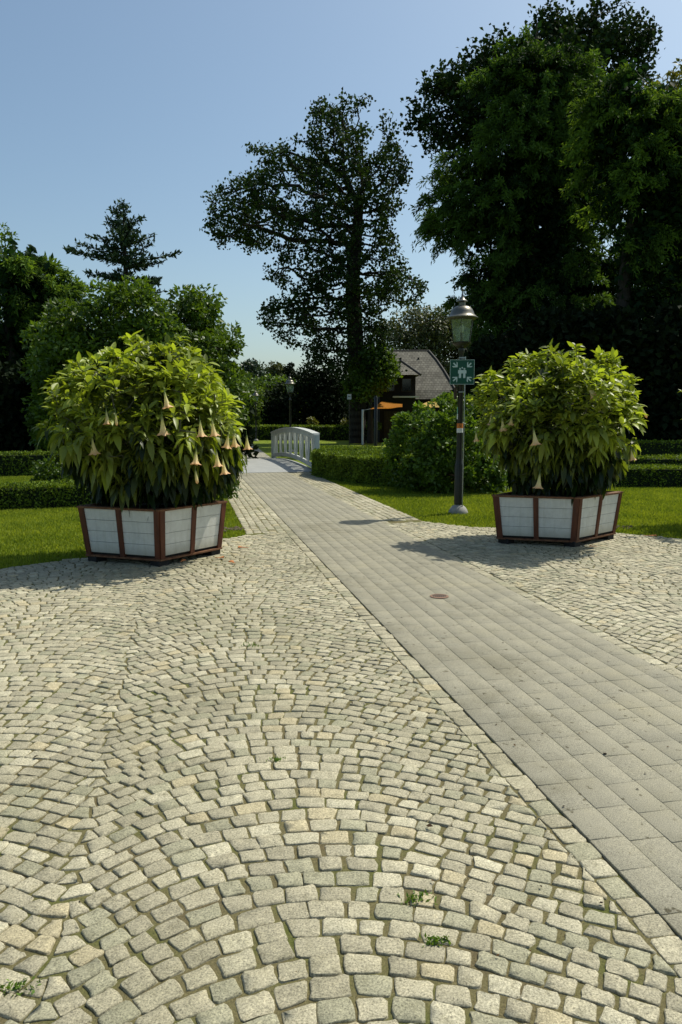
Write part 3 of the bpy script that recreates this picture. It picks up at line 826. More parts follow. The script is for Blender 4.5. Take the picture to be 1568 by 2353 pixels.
# ------------------------------------------------------------------ BRIDGE
def bridge():
    P0 = np.array([-.78, 22.3]); P1 = np.array([-2.72, 29.6]); Lb = np.linalg.norm(P1 - P0); d = (P1 - P0) / Lb; nrm = np.array([-d[1], d[0]])  # towards the path (left)
    t = thing('footbridge', 'small arched footbridge with a white picket railing across the path', 'bridge', (P0[0], P0[1], 0))
    arch = lambda s: 4 * s * (1 - s)
    # deck
    mb = MB(); n = 20; q0 = -.05; wdk = 3.0
    vs = []
    for i in range(n + 1):
        s = i / n; c = P0 + d * Lb * s
        for o in (q0, wdk):
            p = c + nrm * o; vs.append((p[0], p[1], .020 + .13 * arch(s)))
    for i in range(n + 1):
        s = i / n; c = P0 + d * Lb * s
        for o in (q0, wdk):
            p = c + nrm * o; vs.append((p[0], p[1], -.1))
    m = 2 * (n + 1); fs = []
    for i in range(n):
        a = 2 * i; fs += [(a, a + 2, a + 3, a + 1), (a, m + a, m + a + 2, a + 2), (a + 1, a + 3, m + a + 3, m + a + 1)]
    fs += [(0, 1, m + 1, m), (m - 2, 2 * m - 2, 2 * m - 1, m - 1)]
    mb.add(vs, fs); mb.build('deck', M['deck'], t)
    # railing
    zb = lambda s: .07 + .19 * arch(s); zt = lambda s: 1.03 + .10 * (1 - s) + .19 * arch(s)
    def beam(z0, z1, w0, w1, name):
        mb = MB(); vs = []
        for i in range(n + 1):
            s = i / n; c = P0 + d * Lb * s
            for (o, f) in ((w0, z0), (w1, z0), (w1, z1), (w0, z1)):
                p = c + nrm * o; vs.append((p[0], p[1], f(s)))
        fs = []
        for i in range(n):
            for k in range(4): fs.append((4 * i + k, 4 * i + (k + 1) % 4, 4 * i + 4 + (k + 1) % 4, 4 * i + 4 + k))
        fs += [(3, 2, 1, 0), (4 * n, 4 * n + 1, 4 * n + 2, 4 * n + 3)]
        mb.add(vs, fs); return mb.build(name, M['white_wood'], t)
    beam(lambda s: zt(s), lambda s: zt(s) + .035, -.15, .09, 'cap_rail')
    beam(lambda s: zt(s) - .14, lambda s: zt(s) - .003, -.045, .045, 'top_beam')
    beam(lambda s: zb(s), lambda s: zb(s) + .13, -.04, .04, 'bottom_beam')
    for s in (0, 1):
        c = P0 + d * Lb * s + nrm * (-.035); mb = MB()
        mb.box((c[0], c[1], (zt(s) + .0) / 2 - .004), (.085, .085, (zt(s)) / 2), math.atan2(d[1], d[0]), .006); mb.build('end_post', M['white_wood'], t)
    nb = 8
    def slat(s0, s1, wa, wb, off, top=False):
        mb = MB(); pts = []
        a0, a1 = zb(s0) + .12, zt(s1) - .13
        for (s, z, w) in ((s0, a0, wa), (s1, a1, wb)):
            c = P0 + d * (Lb * s)
            for (du, o) in ((-w, off - .012), (w, off - .012), (w, off + .012), (-w, off + .012)):
                p = c + d * du + nrm * o; pts.append((p[0], p[1], z))
        mb.hexa(pts); return mb
    for i in range(nb):
        s0 = (i + .04) / nb; s1 = (i + .96) / nb; sm = (i + .5) / nb
        if i: slat(i / nb, i / nb, .055, .055, 0).build('baluster', M['white_wood'], t)
        slat(s0 + .010, sm - .02, .050, .040, .016).build('brace', M['white_wood'], t)
        slat(s1 - .010, sm + .02, .050, .040, .016).build('brace', M['white_wood'], t)
        slat(sm, sm, .02, .24, -.04).build('fan_board', M['fan_board'], t)
M['deck'] = mat_noise('deck', (.27, .275, .265), (.33, .335, .32), 4, .7)
M['fan_board'] = mat_leaf('thin_white_board', (.75, .76, .74), (.80, .80, .78), .62, rough=.6, spec=.2, tcol=(1, 1, 1))  # bright translucent boards: sunlight on the railing put into the material
bridge()

# ------------------------------------------------------------------ STREET LAMPS
def lamp(px, Y, label, group='street lamps along the path', lod=0, zoff=0, sc_=1.0):
    x = at(px, 962, Y)[0]
    t = thing('street_lamp', label, 'street lamp', (x, Y, 0), group)
    c = (x, Y, 0)
    k = sc_
    MB().lathe([(.165, -.01), (.165, .02), (.15, .06), (.115, .11), (.07, .14), (.055, .16)], c, 24).build('base', M['concrete'], t, True)
    MB().lathe([(.075, .15), (.073, .82), (.062, .86), (.056, .92), (.051, 1.0), (.046, 2.45 * k), (.06, 2.47 * k), (.06, 2.52 * k), (.035, 2.56 * k), (.035, 2.66 * k), (.055, 2.70 * k), (.05, 2.76 * k)], c, 16).build('pole', M['lamp_metal'], t, True)
    L = MB().lathe([(.04, 2.75 * k), (.10, 2.79 * k), (.155, 2.835 * k), (.16, 2.86 * k), (.14, 2.862 * k)], c, 24).build('lantern_tray', M['lamp_metal'], t, True)
    z0, z1 = 2.862 * k, 3.22 * k
    g = MB(); fr = MB(); nn = 6
    for i in range(nn):
        a0 = 2 * PI * i / nn + .3; a1 = 2 * PI * (i + 1) / nn + .3
        p = [(x + .148 * math.cos(a), Y + .148 * math.sin(a), z0) for a in (a0, a1)] + [(x + .20 * math.cos(a), Y + .20 * math.sin(a), z1) for a in (a1, a0)]
        g.add(p, [(0, 1, 2, 3)])
        fr.tube((x + .150 * math.cos(a0), Y + .150 * math.sin(a0), z0), (x + .202 * math.cos(a0), Y + .202 * math.sin(a0), z1), .006, n=6)
    g.build('lantern_glass', M['glass'], t); fr.build('lantern_frame', M['lamp_metal'], t)
    s = MB().lathe([(.028, 2.862 * k), (.028, 3.0 * k), (.022, 3.01 * k)], c, 12).build('socket', M['lamp_metal'], t, True)
    MB().lathe([(.016, 3.01 * k), (.03, 3.04 * k), (.038, 3.08 * k), (.034, 3.12 * k), (.012, 3.145 * k)], c, 14).build('bulb', M['bulb'], t, True)
    MB().lathe([(.19, 3.215 * k), (.235, 3.235 * k), (.262, 3.252 * k), (.262, 3.262 * k), (.235, 3.275 * k), (.205, 3.305 * k), (.19, 3.345 * k), (.172, 3.385 * k), (.135, 3.425 * k), (.085, 3.445 * k), (.05, 3.452 * k)], c, 32).build('lantern_cap', M['lamp_cap'], t, True)
    f = MB(); f.lathe([(.05, 3.44 * k), (.052, 3.50 * k), (.086, 3.515 * k), (.084, 3.53 * k), (.045, 3.555 * k), (.022, 3.60 * k), (.010, 3.65 * k), (.008, 3.68 * k), (.020, 3.695 * k), (.022, 3.71 * k), (.010, 3.73 * k), (.001, 3.735 * k)], c, 18)
    f.build('finial', M['lamp_cap'], t, True)
    return t, x
t1, lx = lamp(1057.5, 12.55, 'nearest street lamp on the lawn, left of the right planter')
LY = 12.55
def cyl_patch(name, z0, z1, a0, a1, r, mat, parent, cx_, cy_):
    mb = MB(); n = 10; vs = []
    for i in range(n + 1):
        a = a0 + (a1 - a0) * i / n
        vs += [(cx_ + r * math.cos(a), cy_ + r * math.sin(a), z0), (cx_ + r * math.cos(a), cy_ + r * math.sin(a), z1)]
    mb.add(vs, [(2 * i, 2 * i + 2, 2 * i + 3, 2 * i + 1) for i in range(n)]); return mb.build(name, mat, parent)
cyl_patch('sticker', 1.44, 1.52, -PI * 1.0, 0, .0525, M['orange_sticker'], t1, lx, LY)['label'] = 'orange sticker with a dark mark'
cyl_patch('sticker', 1.365, 1.44, -PI * 1.0, 0, .0525, M['white_sticker'], t1, lx, LY)['label'] = 'white sticker'
cyl_patch('sticker', 1.59, 1.68, -PI * 1.05, -PI * .78, .0535, M['white_sticker'], t1, lx, LY)['label'] = 'narrow white sticker on the left side'
cyl_patch('sticker', 1.685, 1.79, -PI * 1.05, -PI * .80, .0535, M['teal_sticker'], t1, lx, LY)['label'] = 'narrow pale green sticker on the left side'
mk = MB()
for a, b in (((-.012, .03), (-.004, -.004)), ((.012, .03), (.004, -.004)), ((-.004, -.004), (.004, -.004)), ((0, -.01), (0, -.016))):
    pass
mk.tube((lx - .014, LY - .0535, 1.505), (lx - .012, LY - .0545, 1.482), .003, n=6); mk.tube((lx + .014, LY - .0535, 1.505), (lx + .012, LY - .0545, 1.482), .003, n=6)
mk.tube((lx - .012, LY - .0545, 1.482), (lx, LY - .055, 1.470), .003, n=6); mk.tube((lx + .012, LY - .0545, 1.482), (lx, LY - .055, 1.470), .003, n=6)
mk.tube((lx, LY - .055, 1.470), (lx, LY - .055, 1.455), .003, n=6)
mk.build('sticker_mark', M['black'], t1)
MB().box((lx - .085, LY + .01, 1.97 + .05), (.022, .03, .10), 0, .004).build('junction_box', M['bark_brown'], t1)
lamp(667.5, 36.0, 'street lamp seen above the white bridge railing')
lamp(588.5, 54.0, 'smallest street lamp, furthest along the path on the left')

# assembly point sign
def sign():
    sx, sy = lx + .055, LY - .09
    t = thing('assembly_point_sign', 'green square assembly point sign at the nearest lamp, with a thin steel tube added for the glint on its pole', 'sign', (sx, sy, 0))
    MB().tube((sx, sy + .012, -.05), (sx, sy + .012, 2.62), .0085, n=10).build('post', M['steel'], t, True)  # added thin tube stands in for the bright glint along the lamp pole
    for zc in (2.04, 2.60): MB().box((lx + .012, LY - .062, zc), (.055, .022, .010)).build('clamp', M['steel'], t)
    cx_, cz = lx + .005, 2.366; h = .202; y = sy - .004
    MB().box((cx_, y, cz), (h, .003, h), 0, .0015).build('panel', M['green_sign'], t)
    yf = y - .0045
    def flat(name, polys, mat=M['sign_white'], yy=None):
        yy = yf if yy is None else yy
        mb = MB()
        for po in polys:
            n = len(po); mb.add([(cx_ + a, yy, cz + b) for a, b in po], [tuple(range(n))])
        return mb.build(name, mat, t)
    b = .0055; H = h - .001
    flat('border', [[(-H, -H), (H, -H), (H, -H + b), (-H, -H + b)], [(-H, H - b), (H, H - b), (H, H), (-H, H)],
                    [(-H, -H + b), (-H + b, -H + b), (-H + b, H - b), (-H, H - b)], [(H - b, -H + b), (H, -H + b), (H, H - b), (H - b, H - b)]])
    def arrow(sx_, sz_):
        # arrow pointing towards the centre from corner (sx_, sz_)
        d = (-sx_ / math.sqrt(2), -sz_ / math.sqrt(2)); p = (-d[1], d[0])
        tip = (sx_ * .078, sz_ * .078)
        Q = lambda a, w: (tip[0] - d[0] * a + p[0] * w, tip[1] - d[1] * a + p[1] * w)
        # shaft and the two barbs (chevron head)
        return [[Q(.018, -.011), Q(.018, .011), Q(.098, .011), Q(.098, -.011)],
                [Q(0, 0), Q(.052, .052), Q(.078, .052), Q(.030, .004), Q(.030, -.004), Q(.078, -.052), Q(.052, -.052)]]
    A = []
    for sx_, sz_ in ((-1, 1), (1, 1), (-1, -1), (1, -1)):
        flat('arrow', [arrow(sx_, sz_)[0]]); 
        q = arrow(sx_, sz_)[1]; flat('arrow_head', [[q[0], q[1], q[2], q[3]], [q[0], q[3], q[4]], [q[0], q[4], q[5], q[6]]], yy=yf - .0006)
    circ = lambda x, z, r: [(x + r * math.cos(2 * PI * k / 14), z + r * math.sin(2 * PI * k / 14)) for k in range(14)]
    def man(x, z, s):
        return [circ(x, z + .058 * s, .0155 * s), [(x - .034 * s, z + .020 * s), (x - .028 * s, z + .038 * s), (x + .028 * s, z + .038 * s), (x + .034 * s, z + .020 * s), (x + .034 * s, z - .020 * s), (x - .034 * s, z - .020 * s)],
                [(x - .019 * s, z - .020 * s), (x + .019 * s, z - .020 * s), (x + .019 * s, z - .095 * s), (x - .019 * s, z - .095 * s)]]
    flat('figures', man(-.036, -.004, .98) + man(.036, -.004, .98) + [circ(0, .070, .0135)])
    flat('figure_behind', [[(-.010, .03), (.010, .03), (.010, -.018), (-.010, -.018)]], yy=yf - .0006)
sign()

# ------------------------------------------------------------------ PLANTERS
def lerp3(a, b, t): return tuple(a[i] + (b[i] - a[i]) * t for i in range(3))
def planter(Nc, Lc, Rc, label, Ht=.53, flare=1.09):
    Nc, Lc, Rc = map(np.array, (Nc, Lc, Rc))
    Bc = Lc + Rc - Nc; cen = (Lc + Rc) / 2; Bc = Bc + (Bc - cen) * .45
    cs = [Nc, Rc, Bc, Lc]  # ccw seen from above
    cen = sum(cs) / 4
    z0, z1 = .095, .095 + Ht
    t = thing('wooden_planter', label, 'planter', (cen[0], cen[1], 0), 'square planters with white panels')
    bot = [(c[0], c[1], z0) for c in cs]
    top = [(cen[0] + (c[0] - cen[0]) * flare, cen[1] + (c[1] - cen[1]) * flare, z1) for c in cs]
    for i in range(4):
        b0, b1, t0, t1_ = map(np.array, (bot[i], bot[(i + 1) % 4], top[i], top[(i + 1) % 4]))
        out = np.cross(b1 - b0, t0 - b0); out /= np.linalg.norm(out)
        L = np.linalg.norm(b1 - b0); pw = .060 / L
        def pt(s, z, o): 
            return tuple((b0 + (b1 - b0) * s) * (1 - z) + (t0 + (t1_ - t0) * s) * z + out * o)
        def blk(s0, s1, za, zb, o0, o1): 
            return [pt(s0, za, o1), pt(s1, za, o1), pt(s1, za, o0), pt(s0, za, o0), pt(s0, zb, o1), pt(s1, zb, o1), pt(s1, zb, o0), pt(s0, zb, o0)]
        # posts: middle one, and one at each end of the face
        for s0, s1 in ((-.004, pw), (.5 - pw / 2, .5 + pw / 2), (1 - pw, 1.004)):
            MB().hexa(blk(s0, s1, -.015, 1.0, -.03, .016)).build('post', M['wood'], t)
        for s0, s1 in ((pw, .5 - pw / 2), (.5 + pw / 2, 1 - pw)):
            for k in range(4):
                g = .008; za, zb = .035 + k * .235 + g / 2, .035 + (k + 1) * .235 - g / 2
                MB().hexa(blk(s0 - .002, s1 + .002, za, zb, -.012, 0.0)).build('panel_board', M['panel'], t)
        MB().hexa(blk(.001, .999, -.01, 1.0, -.034, -.0215)).build('inner_lining', M['black'], t)
        MB().hexa(blk(-.012, 1.012, .985, 1.022, -.045, .022)).build('top_rail', M['wood_lit'], t)
        MB().hexa(blk(-.012, 1.012, -.052, -.018, -.04, .022)).build('bottom_rail', M['wood_lit'], t)
    for c in cs:
        e = cen + (c - cen) * .86
        MB().box((e[0], e[1], .035), (.075, .075, .040), math.atan2(*(Rc - Nc)[::-1]), .005).build('foot', M['black'], t)
    so = [(cen[0] + (c[0] - cen[0]) * 1.04, cen[1] + (c[1] - cen[1]) * 1.04, z1 - .07) for c in cs]
    MB().add(so + [(cen[0], cen[1], z1 - .02)], [(0, 1, 4), (1, 2, 4), (2, 3, 4), (3, 0, 4)]).build('soil', M['soil'], t)
    fl = [(c[0] * .97 + cen[0] * .03, c[1] * .97 + cen[1] * .03, z0 - .01) for c in cs]
    MB().add(fl, [(3, 2, 1, 0)]).build('floor_board', M['black'], t)
    return t, cen

# leaf template: 5 stations x 3, folded on the midrib, arching down
def big_leaves(P, D, L, Wd, droop, roll):
    n = len(P); D = unit(D)
    st = np.array([0, .12, .35, .62, .84, 1.0]); wp = np.array([.02, .55, 1.0, .82, .42, .0])
    upv = np.tile([0, 0, 1.], (n, 1)) + RNG.normal(size=(n, 3)) * .25
    S_ = unit(np.cross(D, upv)); U = np.cross(S_, D)
    c, s = np.cos(roll)[:, None], np.sin(roll)[:, None]; S_, U = S_ * c + U * s, U * c - S_ * s
    rows_ = []
    for a, w in zip(st, wp):
        ang = droop * a
        cen = P + D * (L * a * np.cos(ang * .5))[:, None] + np.array([0, 0, -1.]) * (L * a * np.sin(ang * .6) )[:, None]
        hw = (Wd * w * .5)[:, None]; fold = .32 + .08 * math.sin(a * 9)
        for k in (-1, 0, 1):
            rows_.append(cen + S_ * hw * k + U * hw * fold * abs(k))
    V = np.stack(rows_, 1)  # n,18,3
    q = []
    for i in range(5):
        for k in (0, 1): q.append([i * 3 + k, i * 3 + k + 1, i * 3 + k + 4, i * 3 + k + 3])
    q = np.array(q); Fq = (np.arange(n)[:, None, None] * 18 + q[None]).reshape(-1, 4)
    return V.reshape(-1, 3), Fq

def flower(parent, p, L, tilt=(0, 0), closed=False, label=None):
    n = 20; prof = [(0, .008, 0), (.10, .014, 0), (.30, .017, .0), (.55, .028, .02), (.75, .038, .05), (.88, .050, .12), (.96, .066, .25), (.995, .074, .34)]
    if closed: prof = [(0, .007, 0), (.1, .014, 0), (.4, .018, 0), (.7, .026, 0), (.9, .024, 0), (1.0, .004, 0)]
    L_ = L / .24; V = []; T = []
    d = Vector((tilt[0], tilt[1], -1)).normalized(); a = d.orthogonal().normalized(); b = d.cross(a)
    for (s, r, lobe) in prof:
        for k in range(n):
            th = 2 * PI * k / n; lo = lobe * (math.cos(5 * th)); rr = r * (1 + lo) * L_
            up = -.10 * lo * r * 3
            q = Vector(p) + d * (L * s + up * 0 + (lo * .05 if s > .9 else 0) * L) + a * (rr * math.cos(th)) + b * (rr * math.sin(th))
            V.append(q); T.append(s ** 1.2)
    m = len(prof); fs = [(j * n + k, j * n + (k + 1) % n, (j + 1) * n + (k + 1) % n, (j + 1) * n + k) for j in range(m - 1) for k in range(n)]
    o = build('flower', V, [np.array(fs)], M['flower'], parent, smooth=True, tint=T)
    c = MB(); c.tube(Vector(p) - d * .05, Vector(p) + d * .002, .003, n=6); c.tube(Vector(p) - d * .006, Vector(p) + d * (L * .22), .009 * L_, .013 * L_, n=8); c.build('calyx', M['calyx'], o)
    return o
M['calyx'] = mat_noise('calyx_green', (.08, .13, .03), (.13, .19, .05), 30, .6)

def trumpet_bush(cen, prof, ztop, label, flowers, seed, name='trumpet_shrub', nwh=300):
    """prof: list (z, rx_left, rx_right) outline about cen; round in plan"""
    global RNG
    old = RNG; RNG = np.random.default_rng(seed)
    zs = np.array([p[0] for p in prof]); xl = np.array([p[1] for p in prof]); xr = np.array([p[2] for p in prof])
    t = thing(name, label, 'shrub', (cen[0], cen[1], .6), 'trumpet shrubs in planters')
    W, Dr, Lf, up_ = [], [], [], []
    # outer whorls
    cnt = 0; pts = []
    while cnt < nwh:
        z = RNG.uniform(zs[0], zs[-1]); th = RNG.uniform(0, 2 * PI)
        xl_, xr_ = np.interp(z, zs, xl), np.interp(z, zs, xr); r = xr_ if math.cos(th) > 0 else xl_
        ry = (xl_ + xr_) / 2
        # favour where the surface is wide
        if RNG.uniform() > (r / max(xl.max(), xr.max())) ** .5 + .1: continue
        lump = vnoise(np.array([[math.cos(th) * 1.3 + seed, math.sin(th) * 1.3, z * 1.5]]), 1.6)[0]
        sh = RNG.uniform(.78, .98) * (.70 + .58 * lump) + (.16 if RNG.uniform() < .08 and z > 1.3 else 0)
        z = z + (lump - .5) * .42 * (z > 1.7)
        x = cen[0] + math.cos(th) * r * sh * (1); y = cen[1] + math.sin(th) * ry * sh
        pts.append((x, y, z, th, 1)); cnt += 1
    for _ in range(int(nwh * .75)):
        z = RNG.uniform(zs[0], zs[-1] - .12); th = RNG.uniform(0, 2 * PI); xl_, xr_ = np.interp(z, zs, xl), np.interp(z, zs, xr)
        r = (xr_ if math.cos(th) > 0 else xl_) * RNG.uniform(.25, .8)
        pts.append((cen[0] + math.cos(th) * r, cen[1] + math.sin(th) * r, z, th, 0))
    pts = np.array(pts)
    # stems by colonising towards whorls
    T = [np.array([cen[0], cen[1], .6 + .08 * k]) for k in range(4)]
    X, par = colonize(pts[:, :3], T, .10, 9., .10, jit=.12, maxn=3500)
    R, ch = radii(X, par, .0042, 2.4); R = np.minimum(R, .035)
    V, Fq = limbs(X, par, R, 5); build('stems', V, [Fq], M['stem'], t, smooth=True)
    P, D, L, Wd, dr, tn = [], [], [], [], [], []
    for (x, y, z, th, outer) in pts:
        hrel = (z - zs[0]) / (zs[-1] - zs[0])
        o = np.array([math.cos(th), math.sin(th), 0]) * (1 - .6 * hrel) + np.array([0, 0, .25 + .9 * hrel])
        if not outer: o = o * .4 + np.array([0, 0, .2])
        o = o / np.linalg.norm(o)
        k = RNG.integers(8, 13) if outer else RNG.integers(5, 8)
        e1 = np.cross(o, [.3, .9, .1]); e1 /= np.linalg.norm(e1); e2 = np.cross(o, e1); ph = RNG.uniform(0, 6.28)
        tb = RNG.uniform(0, .3)
        for i in range(k):
            a = ph + i * 2.4; el = RNG.uniform(.05, 1.1) if hrel > .40 else RNG.uniform(-.6, .5)
            dd = (e1 * math.cos(a) + e2 * math.sin(a)) * math.cos(el) + o * math.sin(el)
            P.append((x, y, z) + np.array(dd) * .02 - o * i * .012); D.append(dd)
            big = RNG.uniform(.11, .20) * .80 if hrel > .45 else RNG.uniform(.11, .20)
            L.append(big); Wd.append(big * RNG.uniform(.36, .46)); dr.append(RNG.uniform(.0, .8) if hrel > .45 else RNG.uniform(.6, 1.7)); tn.append(tb + RNG.uniform(0, .40) - (.62 * max(0, .50 - hrel) / .50 + (0 if outer else .25)))  # lower and inner leaves tinted darker, self-shade put into the colour
    P, D, L, Wd, dr, tn = map(np.array, (P, D, L, Wd, dr, tn))
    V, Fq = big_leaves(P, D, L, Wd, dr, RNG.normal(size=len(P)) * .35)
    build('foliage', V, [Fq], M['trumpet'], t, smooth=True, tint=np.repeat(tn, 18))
    for (u, v, Y, Lg, tl, cl) in flowers:
        p = at(u, v, Y); Lg *= RNG.uniform(.66, .84); tl = (tl[0] + RNG.normal() * .10, tl[1] + RNG.normal() * .12); flower(t, (p[0], p[1], p[2] + Lg), Lg, tl, cl)
    RNG = old
    return t

Lp = dict(N=(-1.96, 7.90), L=(-2.86, 8.22), R=(-1.43, 8.66))
Rp = dict(N=(2.93, 9.13), L=(2.02, 9.40), R=(3.66, 9.80))
pl, cL = planter(Lp['N'], Lp['L'], Lp['R'], 'white-panelled planter left of the path, under the shrub with most flowers')
pr, cR = planter(Rp['N'], Rp['L'], Rp['R'], 'white-panelled planter right of the path, beside the nearest street lamp')
# outline radii (left, right of centre) by height
fl = []
def F_(zx, zy, Y, L=.21, tl=(0, 0), cl=False): return (zx, zy, Y, L, tl, cl)
zl = lambda x, y: (x * .4167, 735 + y * .4167)
zr = lambda x, y: (914.7 + x * .4167, 735 + y * .4167)
def surfY(cen, u, rad, back=0.12):
    # front surface depth of the round bush for that column
    x = (u - CX) / F * (cen[1] - .5); dx = min(abs(x - cen[0]), rad * .98)
    return cen[1] - math.sqrt(rad ** 2 - dx ** 2) + back
flL = []
for (a, b, L, tl, cl) in ((590, 577, .20, (-.05, 0), False), (910, 487, .22, (.1, 0), False), (897, 635, .24, (0, 0), False), (1105, 645, .24, (.12, -.1), False),
                      (1172, 642, .22, (.05, 0), False), (512, 742, .22, (.05, 0), False), (1085, 798, .24, (.08, -.1), False), (1195, 810, .24, (.1, 0), False),
                      (1230, 852, .20, (.1, 0), False), (1262, 708, .22, (.05, 0), False), (1290, 700, .20, (.1, .1), False), (1362, 715, .22, (.2, 0), False),
                      (640, 585, .18, (.1, 0), True), (1080, 905, .2, (.15, 0), True)):
    u, v = zl(a, b); flL.append((u, v, surfY(cL, u, 1.15, .06), L, tl, cl))
flR = []
for (a, b, L, tl, cl) in ((515, 580, .2, (0, 0), False), (573, 612, .22, (.1, 0), False), (627, 580, .18, (0, 0), False), (745, 692, .24, (0, 0), False), (780, 930, .22, (0, -.1), False),
                      (430, 670, .18, (0, 0), False), (1282, 775, .22, (.15, 0), False), (1338, 550, .22, (.45, 0), True), (1030, 440, .24, (.8, -.3), False)):
    u, v = zr(a, b); flR.append((u, v, surfY(cR, u, 1.02, .06), L, tl, cl))
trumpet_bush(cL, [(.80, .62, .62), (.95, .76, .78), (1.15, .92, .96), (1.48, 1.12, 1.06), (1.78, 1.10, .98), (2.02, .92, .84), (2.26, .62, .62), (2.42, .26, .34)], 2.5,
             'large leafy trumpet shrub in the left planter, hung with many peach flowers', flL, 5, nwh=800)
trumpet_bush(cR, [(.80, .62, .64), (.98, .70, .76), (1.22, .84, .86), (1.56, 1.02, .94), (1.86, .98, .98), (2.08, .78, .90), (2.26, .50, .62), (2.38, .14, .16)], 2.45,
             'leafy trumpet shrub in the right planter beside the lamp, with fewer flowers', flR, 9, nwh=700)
# the next planter, whose shrub throws the leaf shadows on the lawn at the right edge
off = np.array([3.25, 1.25])
pl3, c3 = planter(np.array(Rp['N']) + off, np.array(Rp['L']) + off, np.array(Rp['R']) + off, 'third planter with white panels, just past the right edge of the view')
trumpet_bush(c3, [(.72, .6, .6), (1.0, .72, .80), (1.35, .86, .88), (1.65, .92, .92), (1.90, .88, .9), (2.15, .70, .8), (2.34, .40, .50)], 2.4,
             'third trumpet shrub, in the planter just past the right edge of the view', [], 13, nwh=200)

# fallen flowers and weeds
def fallen(u, v, L, ang, lab):
    p = gnd(u, v, .022)
    n = 12; V = []; T = []
    dx, dy = math.cos(ang), math.sin(ang)
    for s, r in ((0, .004), (.3, .006), (.6, .014), (.85, .024), (1, .036)):
        for k in range(n):
            th = 2 * PI * k / n; V.append((p[0] + dx * L * s - dy * r * math.cos(th), p[1] + dy * L * s + dx * r * math.cos(th), p[2] + max(-.002, r * .45 * math.sin(th)) + .004)); T.append(.55 + s * .45)
    fs = [(j * n + k, j * n + (k + 1) % n, (j + 1) * n + (k + 1) % n, (j + 1) * n + k) for j in range(4) for k in range(n)]
    o = build('fallen_flower', V, [np.array(fs)], M['fallen'], smooth=True, tint=T); tag(o, lab, 'fallen flower', 'wilted flowers fallen on the cobbles')
m_, nt_, out_ = newmat('wilted_petals'); p_ = pbsdf(nt_, out_, .7, 0, .2); n_ = noise(nt_, 40, 3, .6, vec=objco(nt_))
nt_.links.new(ramp(nt_, n_.outputs[0], [(.3, (.30, .10, .03)), (.7, (.55, .22, .08))]).outputs[0], p_.inputs['Base Color']); M['fallen'] = m_
fallen(572, 1259, .13, 2.9, 'wilted orange flower lying on the cobbles right of the left planter')
fallen(494, 1283, .10, .4, 'small wilted flower just below the right corner of the left planter')
fallen(414, 1292, .10, 1.4, 'pale wilted flower nearest the front corner of the left planter')
fallen(542, 1295, .11, 2.2, 'dark wilted flower on the cobbles below the others by the left planter')
fallen(1478, 1231, .17, -.1, 'long wilted orange flower at the lawn edge right of the right planter')
fallen(1373, 1257, .09, 2.6, 'small wilted flower under the front of the right planter')

def weed(u, v, n, r, lab):
    p = gnd(u, v, .004); q = np.clip(RNG.normal(size=(n, 2)), -1.6, 1.6) * [r * 1.2, r * .6]
    q[:12] *= .3; P = np.c_[p[0] + q[:, 0], p[1] + q[:, 1], np.full(n, .006)]
    
    D = rnd_dirs(n, .9); D[:, 2] = np.abs(D[:, 2])
    L = RNG.uniform(.010, .024, n); V, Fq = leaf_cards(P, D, rnd_dirs(n, .5), L, L * .4)
    o = build('weed_tuft', V, [Fq], M['weed'], tint=np.repeat(RNG.uniform(0, .6, n), 4)); tag(o, lab, 'weed', 'weeds growing between the cobbles')
M['weed'] = mat_leaf('weed_leaves', (.05, .11, .014), (.15, .25, .03), .3, nscale=9)
weed(958, 2068, 70, .030, 'flat green weed tuft in a joint right of the middle, nearer the upper of two')
weed(1000, 2163, 70, .022, 'leafy green weed tuft just below the other one right of the middle')
weed(585, 1484, 60, .05, 'green weed tuft on the far cobbles, in line with the left planter edge')
weed(35, 2272, 60, .03, 'green weed tuft at the lower left edge of the cobbles')
weed(635, 1748, 40, .022, 'small weed tuft in the middle of the cobbled fans')


# leaf crumbs and grit lying about
n = 420
P = np.c_[RNG.uniform(-4.5, 5, n), RNG.uniform(1.6, 11, n), np.full(n, .0165)]
P[:, :2] = np.where(RNG.uniform(0, 1, (n, 1)) < .35, np.c_[qa(RNG.uniform(QL, QR, n), RNG.uniform(1, 12, n))], P[:, :2])
P = P[inpoly(P[:, :2], plaza_poly)]
D = RNG.normal(size=P.shape); D[:, 2] = RNG.uniform(.0, .25, len(P)); L = RNG.uniform(.006, .020, len(P)) * (1 + (RNG.uniform(0, 1, len(P)) < .07) * .8)
V, Fq = leaf_cards(P, D, np.tile([0, 0, 1.], (len(P), 1)) + RNG.normal(size=P.shape) * .2, L, L * .55)
M['litter'] = mat_leaf('dry_litter', (.015, .012, .008), (.10, .06, .028), .05, rough=.9, spec=.1, nscale=7)
tag(build('leaf_litter', V, [Fq], M['litter'], tint=np.repeat(RNG.uniform(-.4, .7, len(P)), 4)), 'dark dry leaf crumbs scattered over the cobbles and the path', 'leaf litter', kind='stuff')

# drain cover on the path
p = gnd(1010, 1370, .016)
t = thing('drain_cover', 'small round rusty drain cover set in the paved path', 'drain cover', (p[0], p[1], .016))
MB().lathe([(.085, .016), (.085, .0185), (.070, .0205)], (p[0], p[1], 0), 20).build('rim', M['rust'], t)
sl = MB()
for k in range(-3, 4): sl.box((p[0] + k * .018, p[1], .0216), (.005, math.sqrt(.0042 - (k * .018) ** 2) * .85, .0006))
sl.build('slot', M['black'], t)

